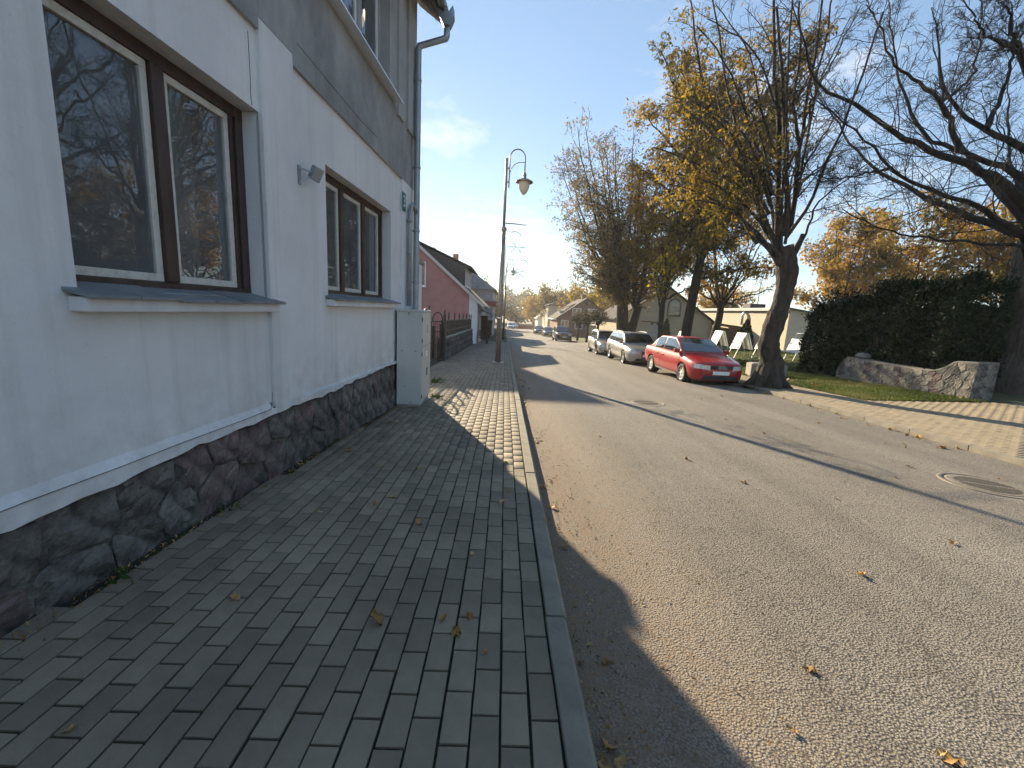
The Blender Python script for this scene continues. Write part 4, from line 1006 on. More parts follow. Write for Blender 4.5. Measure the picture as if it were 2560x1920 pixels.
# brick house with gable and dormer
zb = P(13, 72)
bh = gable_house("brick_house", "brown brick gabled house with small dormer beyond the clipped trees", 8.9, 18.4, 72, 84, zb, .75, 4.15, M['red_brick'], M['roof_dark'], .4)
A = lambda z: z - zb
for x in (11.3, 13.9):
    far_window(x, x + 1.5, A(1.35), A(2.5), 0, bh, bars=1, fw=.12)
k = MB(); k.lathe([(.32, -.03), (.32, -.06), (.2, -.07), (.001, -.05)], 18, (13.65, 0, A(3.3)), 'y'); k.build("round_vent", M['roof_dark'], bh)
for x in (9.5, 11.9, 14.3): far_window(x, x + 1.3, A(-1.0), A(.4), 0, bh, bars=1, fw=.1)
k = MB(); k.box(9.6, 10.6, 2.5, 4.2, A(1.2), A(2.0)); dd = k.build("dormer", M['white_wood'], bh); far_window(2.7, 4.0, A(1.3), A(1.9), 9.598, dd, face='x', bars=1)
k = MB(); k.prism([(9.2, 2.2, A(1.98)), (12.2, 2.2, A(3.25)), (12.2, 2.2, A(3.35)), (9.2, 2.2, A(2.08))], (0, 2.3, 0)); k.build("dormer_roof", M['roof_dark'], dd)
k = MB(); k.box(13.3, 14.0, 3, 3.7, A(3.6), A(4.95)); k.build("chimney", M['red_brick'], bh)
k = MB(); k.tube([(8.55, -.4, A(.43)), (8.55, 12.2, A(.43))], .09, 8); k.build("gutter", M['white_metal'], bh)
# metal-roofed building between
zb = P(15, 62); mr_ = empty("metal_roof_house", (0, 60, zb)); A = lambda z: z - zb
k = MB(); k.box(13.6, 22.5, 0, 9, -.5, A(.2)); k.build("wall", M['beige'], mr_)
k = MB(); k.prism([(13.1, -.3, A(.15)), (18, -.3, A(3.6)), (22.9, -.3, A(.15)), (22.9, -.3, A(.05)), (13.1, -.3, A(.05))], (0, 9.5, 0)); mrf = k.build("roof", M['roof_metal'], mr_)
for i in range(14):
    y = -.1 + i * .7; k = MB(); k.bar((13.1, y, A(.17)), (17.95, y, A(3.6)), .05, .05); k.build("standing_seam", M['roof_metal'], mrf)
k = MB(); k.box(13.0, 13.2, -.3, 9.2, A(-.02), A(.16)); k.build("fascia", M['white_wood'], mr_)
for a in (14.6, 17, 19.4): far_window(a, a + 1.2, A(-1.6), A(-.4), 0, mr_, bars=1)
tag(mr_, "low beige house with pale ribbed metal roof behind the forked tree", "house")
# beige end wall and white gabled house far down the street
fb = empty("tall_beige_building", (0, 92, G(92))); k = MB(); k.box(9.2, 22, 0, 12, -.5, 5.9); k.build("wall", M['cream_brick'], fb)
k = MB(); k.prism([(8.6, -.3, 5.8), (15.6, -.3, 8.2), (22.6, -.3, 5.8)], (0, 12.6, 0)); k.build("roof", M['roof_grey'], fb)
k = MB(); k.box(11.8, 12.6, 3, 3.8, 6.6, 8.6); k.build("chimney", M['red_brick'], fb)
for y in (1.5, 4.5, 7.5): far_window(y, y + 1.2, 3.3, 4.9, 9.195, fb, face='x'); far_window(y, y + 1.2, .8, 2.4, 9.195, fb, face='x')
tag(fb, "tall pale beige building end rising behind the brown brick house", "building")
zb = G(112)
wh = gable_house("white_far_house", "small white gabled house far down the street", 8.6, 15.4, 112, 122, zb, zb + 3.2, zb + 6.6, M['white_render'], M['roof_grey'], .4)
far_window(10, 11.3, 1.1, 2.4, 0, wh); far_window(12.4, 13.7, 1.1, 2.4, 0, wh)
rbw = empty("red_boundary_wall", (0, 118, G(118))); k = MB(); k.box(3.6, 8.2, 0, .3, -.3, 1.0); k.build("wall_body", M['red_brick'], rbw); k = MB(); k.box(3.5, 8.3, -.05, .35, 1.0, 1.1); k.build("coping", M['concrete'], rbw)
tag(rbw, "low red brick boundary wall at the far bend of the street", "wall")

# ------------------------------------------------------------------ display boards on the lawn
def a_board(x, y, rz, label, h=1.62, handle=False):
    t = empty("display_board", (x, y, P(x, y)), rz)
    top, foot = h - .06, .40 * h
    for s in (-1, 1):
        for yy in (-.34, .34):
            k = MB(); k.bar((s * foot, yy, 0), (s * .04, yy, top), .028); k.build("leg", M['zinc'], t)
        ln = lambda f: (s * (foot + (.04 - foot) * f), top * f)
        (x0, z0), (x1, z1) = ln(.36), ln(1.0); o = .03 * s
        k = MB(); pr = [(x0 + o, -.45, z0), (x1 + o, -.45, z1), (x1 + o + .012 * s, -.45, z1), (x0 + o + .012 * s, -.45, z0)]
        k.prism(pr, (0, .90, 0)); k.build("panel", M['board_white'], t, .004)
    if handle:
        k = MB(); k.tube([(0, -.3, top), (.08, -.3, h + .28), (.08, .3, h + .28), (0, .3, top)], .02, 6); k.build("handle", M['white_metal'], t)
    tag(t, label, "display board", "white display boards on the lawn")
a_board(12.4, 29.0, R(6), "white folding board whose edge shows beside the dark straight trunk")
a_board(15.3, 29.8, R(6), "white folding display board just above the red car's boot side", 1.7)
a_board(14.75, 25.9, R(6), "white folding display board second of the row on the lawn")
a_board(16.15, 25.6, R(6), "white folding display board half hidden by the leaning trunk")
a_board(17.25, 24.4, R(8), "white folding board with raised carrying handle next to the hedge", 1.32, True)
# roofed notice post on the verge
npo = empty("notice_post", (9.6, 27.3, P(9.6, 27.3)), R(10))
k = MB(); k.bar((-.1, 0, 0), (-.1, 0, 2.15), .10); k.bar((.3, 0, 0), (.3, 0, 2.15), .10); k.build("post", M['timber'], npo)
k = MB(); k.box(-.22, .42, -.06, -.04, .75, 1.95); k.build("notice_panel", M['pale_render'], npo)
k = MB(); k.prism([(-.75, -.3, 2.12), (.95, -.3, 2.02), (.95, -.3, 2.08), (-.75, -.3, 2.18)], (0, .6, 0)); k.build("roof", M['timber'], npo)
tag(npo, "roofed wooden notice board on the verge behind the silver estate car", "notice board")

# ------------------------------------------------------------------ rubble wall with pier, far side
sw = empty("rubble_wall_with_pier", (12.45, 10.75, P(12.45, 10.75)))
k = MB(); g = []
prof = [(0, .98), (.5, .98), (.62, .94), (.85, .76), (1.1, .65), (1.5, .62), (2.8, .64), (4.1, .70), (4.25, .68), (4.5, .42), (4.6, .15)]
for y, z in prof: g.append([(-.0, y, -.1), (-.0, y, z - .03), (.02, y, z), (.40 if y > .6 else .55, y, z), (.42 if y > .6 else .57, y, z - .03), (.42 if y > .6 else .57, y, -.1)])
k.grid(g, False); k.add([(0, 0, -.1), (.57, 0, -.1), (.57, 0, .99), (.55, 0, 1.02), (.02, 0, 1.02), (0, 0, .99)], [(0, 1, 2, 3, 4, 5)])
swc = k.build("wall_core", M['mortar_pale'], sw, fix=False)
pz_ = lambda y: float(np.interp(y, [a for a, b in prof], [b for a, b in prof]))
def sw_map(y, u): return -.02 + (pz_(y) - .012) * u / .7
for i, cell in enumerate(rubble(.0, 4.52, .7, .23, 41)):
    me, (a, z_) = rubble_stone(cell, .008, random.uniform(.006, .018), 600 + i, [M['stone_pale'], M['stone_pale'], M['stone'], M['stone_pale'], M['stone_red']][i % 5], sw_map)
    obj("stone", me, sw, (.002, a, z_)).scale = (-1, 1, 1)
for i, cell in enumerate(rubble(.0, .56, .96, .21, 43)):
    me, (a, z_) = rubble_stone(cell, .008, random.uniform(.006, .016), 700 + i, [M['stone_pale'], M['stone']][i % 2])
    obj("stone", me, sw, (a, .002, z_), (0, 0, R(-90)))
tag(sw, "low rubble stone wall with raised end pier in front of the hedge", "wall")
k = MB(); k.lathe([(.001, .0), (.16, .02), (.2, .1), (.15, .2), (.001, .24)], 12, (0, 0, 0)); o = k.build("round_boulder", M['stone_pale']); o.location = (12.65, 14.55, P(12.6, 14.5) + .80); o.scale = (1, 1.3, .9)
tag(o, "round pale boulder sitting on top of the rubble wall", "boulder")
# ------------------------------------------------------------------ cars
def car_paint(name, c, metal=.0, rough=.32):
    return mat(name, c, rough, metal=metal, coat=.5, spec=.35)
_wheel_cache = {}
def wheel_meshes(r, style, rimmat):
    key = (round(r, 3), style, rimmat.name)
    if key in _wheel_cache: return _wheel_cache[key]
    t = MB(); t.lathe([(r*.62, -.09), (r*.70, -.105), (r*.9, -.105), (r*.975, -.085), (r, -.05), (r, .05), (r*.975, .085), (r*.9, .105), (r*.70, .105), (r*.62, .09)], 28, axis='y')
    tm = t.mesh("wheel", M['tyre'])
    k = MB(); rr = r * .66
    k.lathe([(rr, -.085), (rr*1.0, .088), (rr*.93, .095), (rr*.90, .06)], 28, axis='y')
    k.lathe([(.001, .085), (r*.14, .085), (r*.17, .075), (r*.17, .02)], 14, axis='y')
    n = {5: 5, 7: 7, 10: 10}[style]
    for i in range(n):
        a = 2*math.pi*i/n; ca, sa = math.cos(a), math.sin(a)
        w0, w1 = r*.11 if style < 10 else r*.05, r*.10 if style < 10 else r*.045
        p = []
        for (rad, w, d) in ((r*.12, w0, .080), (rr*.93, w1, .072)):
            for sg in (-1, 1): p.append((rad*ca - sg*w*sa, d, rad*sa + sg*w*ca))
        q = [(x, y - .03, z) for x, y, z in p]
        k.add(p + q, [(0, 1, 3, 2), (0, 2, 6, 4), (1, 5, 7, 3)])
    rm = k.mesh("rim", rimmat)
    b = MB(); b.lathe([(.001, .0), (r*.6, .0)], 20, axis='y'); bm_ = b.mesh("brake_disc", M['black'])
    _wheel_cache[key] = (tm, rm, bm_); return _wheel_cache[key]

def make_car(name, label, cat, sp, paint, loc, yaw, group=None, rim=None, style=7, emblem=None, wagon=False):
    L, W, H, wb, fo, r = sp['L'], sp['W'], sp['H'], sp['wb'], sp['fo'], sp['r']
    hw = W / 2; xf = wb/2 + fo; xb = xf - L
    belt, nose, deck = sp['belt'], sp['nose'], sp['deck']; xA, xB, xC, xD = [xf - q for q in sp['cab']]
    t = empty(name, loc, yaw)
    lc, lz = zip(*sorted([(xb, deck - .22), (xb + .06, deck - .06), (xb + .16, deck), (xD - .05, deck + .01), (0, belt), (xA + .05, belt - .01), (xf - .45, nose + .10), (xf - .16, nose + .05), (xf - .05, nose + .005), (xf, nose - .04)]))
    wc, wz = zip(*sorted([(xb, .74), (xb + .05, .83), (xb + .16, .92), (xb + .5, .985), (0, 1.0), (xf - .75, .985), (xf - .35, .945), (xf - .16, .87), (xf - .05, .77), (xf, .68)]))
    bc, bz = zip(*sorted([(xb, .42), (xb + .2, .30), (-wb/2, .22), (0, .19), (wb/2, .19), (xf - .15, .19), (xf - .03, .23), (xf, .27)]))
    top = lambda x: float(np.interp(x, lc, lz)); wid = lambda x: hw * float(np.interp(x, wc, wz)); bot = lambda x: float(np.interp(x, bc, bz)) * (r / .32) * sp.get('clear', 1.0)
    U = [0, .05, .14, .34, .58, .72, .86, .95, 1.0]; FAC = [.80, .90, .965, 1.0, 1.0, .985, .955, .92, .87]
    def side(x, z):
        u = (z - bot(x)) / max(.05, top(x) - bot(x)); return wid(x) * float(np.interp(u, U, FAC))
    xs = sorted(set(list(np.linspace(xb, xf, 44)) + [xb + .05, xb + .16, xf - .16, xf - .05, xf - .45, xA, xD]))
    mb = MB(); rings = []
    for x in xs:
        zb, zt, w = bot(x), top(x), wid(x); half = [(w * f, zb + (zt - zb) * u) for u, f in zip(U, FAC)]
        cr = .035
        tops = [(w * .87 * q, zt + cr * (1 - q*q)) for q in (.72, .4)]
        ring = [(0, zb)] + half + tops + [(0, zt + cr)] + [(-a, b) for a, b in reversed(tops)] + [(-a, b) for a, b in reversed(half)]
        rings.append([(x, a, b) for a, b in ring])
    n = len(rings[0]); v = [p for rg in rings for p in rg]; f = []
    for i in range(len(rings) - 1):
        for j in range(n): f.append((i*n + j, i*n + (j+1) % n, (i+1)*n + (j+1) % n, (i+1)*n + j))
    f.append(tuple(range(n))); f.append(tuple((len(rings)-1)*n + j for j in range(n))[::-1])
    mb.add(v, f, True); body = mb.build("body", paint, t)
    # wheel arches cut out of the body side
    cut = MB()
    for cx in (-wb/2, wb/2):
        for sg in (-1, 1):
            y0, y1 = sg * (hw - .26), sg * (hw + .2); R_ = r + .045
            ring0 = [(cx + R_*math.cos(2*math.pi*i/28), y0, r + R_*math.sin(2*math.pi*i/28)) for i in range(28)]
            cut.prism(ring0, (0, y1 - y0, 0))
    co = cut.build("cutter", M['black'])
    md = body.modifiers.new("arch", 'BOOLEAN'); md.operation = 'DIFFERENCE'; md.object = co; md.solver = 'EXACT'
    co.parent = t
    bpy.context.view_layer.update()
    dg = bpy.context.evaluated_depsgraph_get(); me = bpy.data.meshes.new_from_object(body.evaluated_get(dg))
    body.modifiers.clear(); body.data = me; bpy.data.objects.remove(co)
    me.materials.clear(); me.materials.append(paint)
    for cx in (-wb/2, wb/2):
        for sg in (-1, 1):
            k = MB(); R_ = r + .041; k.lathe([(.001, sg*(hw - .25)), (R_, sg*(hw - .25)), (R_, sg*(side(cx, r*1.9) - .012))], 28, (cx, 0, r), 'y')
            k.build("wheel_arch", M['black'], t, fix=False)
    # cabin
    zr = H
    rc, rz = zip(*sorted([(xD, 0), (xD + (xC - xD)*.5, .62 if not wagon else .66), (xC, .955), (xC*.55 + xB*.45, 1.0), (xB, .97), (xB + (xA - xB)*.5, .53), (xA, 0)]))
    def cab(x):
        b = top(x) + .0; h = float(np.interp(x, rc, rz)) * (zr - belt); return b - .01, max(.012, (belt + h) - b + .01)
    def wbt(x): return wid(x) * .885
    wroof = hw * sp.get('roofw', .70)
    def cside(x, fr):
        b, h = cab(x); wr = wbt(x) + (wroof - wbt(x)) * min(1, h / (zr - belt)) ; ff = fr ** 1.25
        return (x, wbt(x) + (wr - wbt(x)) * ff, b + h * fr)
    xs2 = sorted(set(list(np.linspace(xD, xA, 26)) + [xB, xC])); mb = MB(); rings = []
    FR = [0, .3, .6, .82, .93, .985]
    for x in xs2:
        half = [cside(x, q) for q in FR]; b, h = cab(x); we = half[-1][1]
        tp = [(x, we * q, b + h * (.985 + .015 * min(1, (1-q)*3)) + .03 * (1 - q*q) * min(1, h / .3)) for q in (.85, .5, 0)]
        ring = half + tp + [(x, -y, z) for x_, y, z in reversed(tp[:2])] + [(x, -y, z) for x_, y, z in reversed(half)]
        rings.append(ring)
    mb.grid(rings); cabin = mb.build("cabin", paint, t)
    g = M['car_glass']
    def side_glass(x0, x1, sg):
        pts = []
        for x in np.linspace(x0, x1, 7):
            row = []
            for q in (.07, .35, .65, .93):
                a = cside(x, q); row.append((a[0], sg * (a[1] + .006), a[2] + .002))
            pts.append(row)
        k = MB(); k.grid(pts); k.build("side_window", g, cabin, fix=False)
    bp = (xB + xC) / 2 - .05
    for sg in (-1, 1):
        side_glass(bp + .03, xB + (xA - xB) * .72, sg); side_glass(xC - (.0 if wagon else .28 * (xC - xD)), bp - .03, sg)
        if wagon: side_glass(xD + (xC - xD) * .5, xC - .04, sg)
    def top_glass(x0, x1, nm):
        pts = []
        for x in np.linspace(x0, x1, 8):
            b, h = cab(x); we = cside(x, .985)[1]; row = []
            for q in np.linspace(-.90, .90, 9):
                row.append((x + (.006 if x0 > 0 else -.006), we * q, b + h * (.985 + .015 * min(1, (1-abs(q))*3)) + .03 * (1 - q*q) * min(1, h/.3) + .007))
            pts.append(row)
        k = MB(); k.grid(pts); k.build(nm, g, cabin, fix=False)
    top_glass(xB + .07, xA - .10, "windscreen"); top_glass(xD + .06, xC - .08, "rear_window")
    # doors as separate skins with handles
    for sg in (-1, 1):
        for (x0, x1) in ((bp + .015, xA - .02), (-wb/2 + r*.72 + .18, bp - .005)):
            pts = []
            for x in np.linspace(x0, x1, 8):
                zs = np.linspace(bot(x) + .13, top(x) - .045, 7); row = []
                for z in zs:
                    yy = side(x, z) + .007
                    row.append((x, sg * yy, z))
                pts.append(row)
            sm_ = [[(x + dx, y - sg * .004, z + dz) for (x, y, z), dz in zip(row, [-.016] + [0] * 5 + [.012])] for row, dx in zip(pts, [-.016] + [0] * 6 + [.016])]
            k = MB(); k.grid(pts); d = k.build("door", paint, t, fix=False); k = MB(); k.grid(sm_); k.build("door_seam", M['black'], d, fix=False)
            hx = x0 + .16; hz = top(hx) - .17
            k = MB(); k.box(hx - .09, hx + .09, sg * (side(hx, hz) + .012), sg * (side(hx, hz) + .034), hz - .015, hz + .015); k.build("handle", paint if sp.get('bodyhandle', True) else M['black_plastic'], d)
        k = MB(); mx = xA - .22; mz = top(mx) + .07
        k.box(mx - .06, mx + .05, sg * (hw * .88), sg * (hw * 1.08), mz - .06, mz + .07); k.build("mirror", paint, t, .02)
        k = MB()
        pts = [[(x, sg * (side(x, bot(x) + .06) + .012), bot(x) + .02), (x, sg * (side(x, bot(x) + .12) + .012), bot(x) + .10)] for x in np.linspace(-wb/2 + r + .08, wb/2 - r - .08, 6)]
        k.grid(pts); k.build("sill_trim", sp.get('silltrim') or M['black_plastic'], t, fix=False)
        # headlight wrapping the corner
        z0, z1 = nose - sp['hl'], nose - .015; row = []
        cols = [(xf + .006, .40 * hw), (xf + .008, .55 * hw), (xf + .004, .66 * hw)] + [(xf - q, None) for q in (.03, .06, .11, .17, .22)]
        for (x, y) in cols:
            rr_ = []
            for z in np.linspace(z0, z1, 4):
                yy = y if y is not None else side(min(x, xf), z) + .006
                zz = z - (.03 if y is not None and y < .45 * hw and z == z0 else 0)
                rr_.append((x, sg * yy, zz + (.012 if y is None else 0)))
            row.append(rr_)
        k = MB(); k.grid(row); k.build("headlight", M['headlight'], t, fix=False)
        k = MB(); k.lathe([(.001, .02), (.05, .018), (.055, .0)], 12, (xf - .02, sg * .50 * hw, .34 * (r/.32)), 'x'); k.build("fog_lamp", M['headlight'], t)
    # front: grille, intake, plate
    gz0, gz1 = sp['grille']; gw = sp['gw']
    k = MB(); k.box(xf - .02, xf + .012, -gw, gw, gz0, gz1); gr = k.build("grille", M['black_plastic'], t, .02)
    k = MB(); th = .014
    for (a, b, c, d) in ((-gw - th, gw + th, gz0 - th, gz0), (-gw - th, gw + th, gz1, gz1 + th), (-gw - th, -gw, gz0, gz1), (gw, gw + th, gz0, gz1)): k.box(xf - .02, xf + .018, a, b, c, d)
    k.build("grille_surround", M['chrome'] if sp.get('chrome', True) else paint, gr)
    if sp.get('slats') == 'v':
        for i in range(-5, 6):
            k = MB(); k.box(xf + .012, xf + .022, i * gw / 5.6 - .008, i * gw / 5.6 + .008, gz0 + .01, gz1 - .01); k.build("slat", M['chrome'], gr)
    else:
        for i in range(1, 4):
            z = gz0 + (gz1 - gz0) * i / 4; k = MB(); k.box(xf + .010, xf + .016, -gw + .01, gw - .01, z - .004, z + .004); k.build("slat", M['cabinet_dark'], gr)
    if emblem:
        k = MB(); er = emblem; zc = (gz0 + gz1) / 2
        for i in range(4):
            cy_ = (i - 1.5) * er * 1.45
            k.tube([(xf + .022, cy_ + er * math.cos(a), zc + er * math.sin(a)) for a in [2*math.pi*j/20 for j in range(21)]], er * .13, 6, cap=False)
        k.build("emblem", M['chrome'], gr)
    k = MB(); k.box(xf - .06, xf + .006, -hw*.60, hw*.60, bot(xf) + .02, bot(xf) + .12); k.build("lower_intake", M['black_plastic'], t, .02)
    pts = [[(x, sgn * (side(x, bot(x) + .03) + .008), bot(x) - .01 + .10 * q) for q in (0, .5, 1)] for sgn, x in [(-1, xf - .42), (-1, xf - .22), (-1, xf - .1), (-1, xf - .03)]] + [[(xf + .008, y, bot(xf) - .01 + .10 * q) for q in (0, .5, 1)] for y in (-.6 * hw, -.3 * hw, 0, .3 * hw, .6 * hw)] + [[(x, sgn * (side(x, bot(x) + .03) + .008), bot(x) - .01 + .10 * q) for q in (0, .5, 1)] for sgn, x in [(1, xf - .03), (1, xf - .1), (1, xf - .22), (1, xf - .42)]]
    k = MB(); k.grid(pts); k.build("front_valance", M['black_plastic'], t, fix=False)
    k = MB(); pzc = sp['plate']; k.box(xf + .006, xf + .022, -.26, .26, pzc - .055, pzc + .055); k.build("number_plate", M['plate'], t, .012)
    k = MB(); k.box(xb - .004, xb + .04, -hw*.72, -hw*.48, deck - .32, deck - .14); k.box(xb - .004, xb + .04, hw*.48, hw*.72, deck - .32, deck - .14); k.build("tail_lights", M['red_sign'], t)
    if wagon or sp.get('rails'):
        for sg in (-1, 1):
            pts = [(x, sg * wroof * .93, (cab(x)[0] + cab(x)[1]) + (.055 if 0 < i < 6 else .0)) for i, x in enumerate(np.linspace(xC + .1, xB - .15, 7))]
            k = MB(); k.tube(pts, .016, 6); k.build("roof_rail", M['chrome'], t)
    tm, rm, bdm = wheel_meshes(r, style, rim or M['alloy'])
    for cx in (-wb/2, wb/2):
        for sg in (-1, 1):
            o = obj("wheel", tm, t, (cx, sg * (hw - .115), r), (0, 0, 0 if sg > 0 else math.pi))
            obj("rim", rm, o); obj("brake_disc", bdm, o)
    t.rotation_euler = (0, 0, yaw)
    tag(t, label, cat, group); return t
def place(x, y): return (x, y, G(y) + .004)
sedan = dict(L=4.48, W=1.73, H=1.41, wb=2.617, fo=.86, r=.31, belt=.93, nose=.70, deck=.95, cab=(1.12, 1.98, 3.18, 3.85), hl=.14, grille=(.575, .685), gw=.34, plate=.455, chrome=False)
a6 = dict(L=4.93, W=1.855, H=1.46, wb=2.843, fo=.95, r=.33, belt=.95, nose=.74, deck=1.0, cab=(1.25, 2.15, 4.05, 4.82), hl=.15, grille=(.36, .72), gw=.30, plate=.52, roofw=.70)
pas = dict(L=4.77, W=1.82, H=1.48, wb=2.709, fo=.93, r=.32, belt=.95, nose=.72, deck=1.0, cab=(1.2, 2.1, 3.9, 4.66), hl=.17, grille=(.60, .70), gw=.36, plate=.45, roofw=.70)
suv = dict(L=5.0, W=1.97, H=1.74, wb=2.99, fo=.95, r=.38, belt=1.12, nose=.98, deck=1.15, cab=(1.35, 2.2, 4.1, 4.85), hl=.16, grille=(.50, .93), gw=.46, plate=.60, slats='v', roofw=.74, clear=1.05)
sed2 = dict(L=4.7, W=1.83, H=1.45, wb=2.75, fo=.9, r=.33, belt=.95, nose=.74, deck=.98, cab=(1.15, 2.05, 3.35, 4.1), hl=.14, grille=(.45, .68), gw=.42, plate=.50)
red = car_paint("red_car_paint", (.34, .014, .018), 0, .35)
silver = car_paint("silver_car_paint", (.36, .355, .345), .55, .36)
champ = car_paint("pale_champagne_paint", (.42, .40, .36), .5, .36)
dark = car_paint("dark_blue_grey_paint", (.03, .036, .045), .3, .28)
dark2 = car_paint("black_blue_paint", (.018, .024, .04), .3, .26)
white_c = car_paint("white_car_paint", (.75, .75, .75), 0, .3)
GRP = "cars parked along the far kerb"
sedan['silltrim'] = mat("pale_sill", (.5, .42, .36), .6)
make_car("parked_car", "red four-door sedan parked nearest, beside the leaning tree", "car", sedan, red, place(6.58, 14.75), R(-88), GRP, M['alloy_light'], 7, .045)
make_car("parked_car", "silver estate car with roof rails parked right behind the red sedan", "car", a6, silver, place(6.62, 21.3), R(-91), GRP, M['alloy'], 5, .05, wagon=True)
make_car("parked_car", "pale champagne estate car, third in the row of parked cars", "car", pas, champ, place(6.72, 27.6), R(-92), GRP, M['alloy'], 7, None, wagon=True)
make_car("parked_suv", "dark tall SUV with wide upright slatted grille parked past the gap", "car", suv, dark, place(6.95, 51.2), R(-90), GRP, M['alloy'], 5)
make_car("parked_car", "dark blue sedan parked just behind the tall SUV", "car", sed2, dark2, place(7.1, 68.5), R(-90), GRP)
make_car("parked_car", "dark sedan farthest back in the row of parked cars", "car", sed2, dark2, place(6.35, 78.5), R(-90), GRP)
make_car("moving_car", "white car approaching in the far distance on the road", "car", sed2, white_c, place(1.5, 112), R(-90))
make_car("moving_van", "white estate car half turned at the far end of the road", "car", pas, white_c, place(3.4, 122), R(-60), None, None, 7, None, wagon=True)

T6_LIMBS = [
  ( [(14.77, 12.6, 5.32), (13.6, 12.45, 5.85), (12.38, 12.3, 6.18), (11.47, 12.15, 6.34), (10.65, 12.0, 6.41), (9.96, 11.85, 6.6), (9.17, 11.7, 6.98), (8.48, 11.55, 7.15), (7.79, 11.4, 7.19), (7.17, 11.25, 7.39), (6.9, 11.1, 7.59), (6.54, 10.95, 8.37), (6.22, 10.8, 8.71)] , 0.3 , 0.05 ),
  ( [(12.17, 12.2, 6.39), (11.86, 12.13, 6.77), (11.49, 12.05, 7.22), (11.21, 11.97, 7.49), (10.62, 11.9, 7.75), (9.85, 11.83, 8.06), (9.49, 11.75, 8.19), (9.15, 11.67, 8.66), (8.52, 11.6, 9.31)] , 0.17 , 0.05 ),
  ( [(11.32, 12.1, 7.56), (11.69, 12.24, 7.8), (12.21, 12.38, 8.23), (12.43, 12.52, 8.93), (12.53, 12.66, 9.54), (12.45, 12.8, 10.43)] , 0.1 , 0.05 ),
  ( [(14.95, 12.9, 6.06), (14.41, 13.04, 6.44), (13.76, 13.19, 6.64), (13.08, 13.33, 6.93), (12.39, 13.48, 7.17), (12.2, 13.62, 7.55), (11.93, 13.77, 8.2), (11.6, 13.91, 8.94), (11.46, 14.06, 9.46), (11.02, 14.2, 11.24)] , 0.2 , 0.05 ),
  ( [(14.85, 13.0, 6.91), (14.15, 13.23, 7.32), (13.54, 13.47, 7.75), (13.15, 13.7, 8.28), (12.86, 13.93, 9.02), (12.83, 14.17, 9.97), (12.57, 14.4, 11.23)] , 0.2 , 0.06 ),
  ( [(14.89, 12.5, 4.43), (13.76, 12.36, 4.8), (12.78, 12.21, 5.12), (11.87, 12.07, 5.26), (10.99, 11.92, 5.39), (9.95, 11.78, 5.71), (9.45, 11.63, 6.17), (8.65, 11.49, 6.43), (7.71, 11.34, 6.9), (7.19, 11.2, 7.07)] , 0.2 , 0.04 ),
  ( [(9.97, 11.8, 5.72), (9.62, 11.7, 5.62), (8.86, 11.6, 5.39), (8.18, 11.5, 5.24)] , 0.08 , 0.05 ),
  ( [(14.87, 12.4, 4.04), (13.98, 12.19, 4.1), (12.78, 11.97, 4.0), (11.6, 11.76, 3.99), (10.45, 11.54, 4.03), (9.41, 11.33, 4.15), (8.79, 11.11, 4.32), (8.21, 10.9, 4.4)] , 0.11 , 0.04 ),
  ( [(13.99, 12.8, 9.17), (13.3, 12.6, 9.55), (12.92, 12.4, 9.89), (12.37, 12.2, 10.04)] , 0.2 , 0.12 ),
  ( [(13.61, 13.0, 7.38), (13.91, 13.08, 8.14), (14.07, 13.16, 8.85), (14.17, 13.24, 9.42), (14.03, 13.32, 10.22), (13.88, 13.4, 10.9)] , 0.15 , 0.07 ),
  ( [(13.98, 12.8, 9.21), (13.26, 12.58, 9.25), (12.38, 12.35, 9.27), (11.75, 12.12, 9.5), (11.12, 11.9, 9.77)] , 0.14 , 0.06 ),
  ( [(11.44, 12.1, 5.2), (11.71, 12.07, 4.9), (11.97, 12.03, 4.68), (12.24, 12.0, 4.6)] , 0.05 , 0.02 ),
]
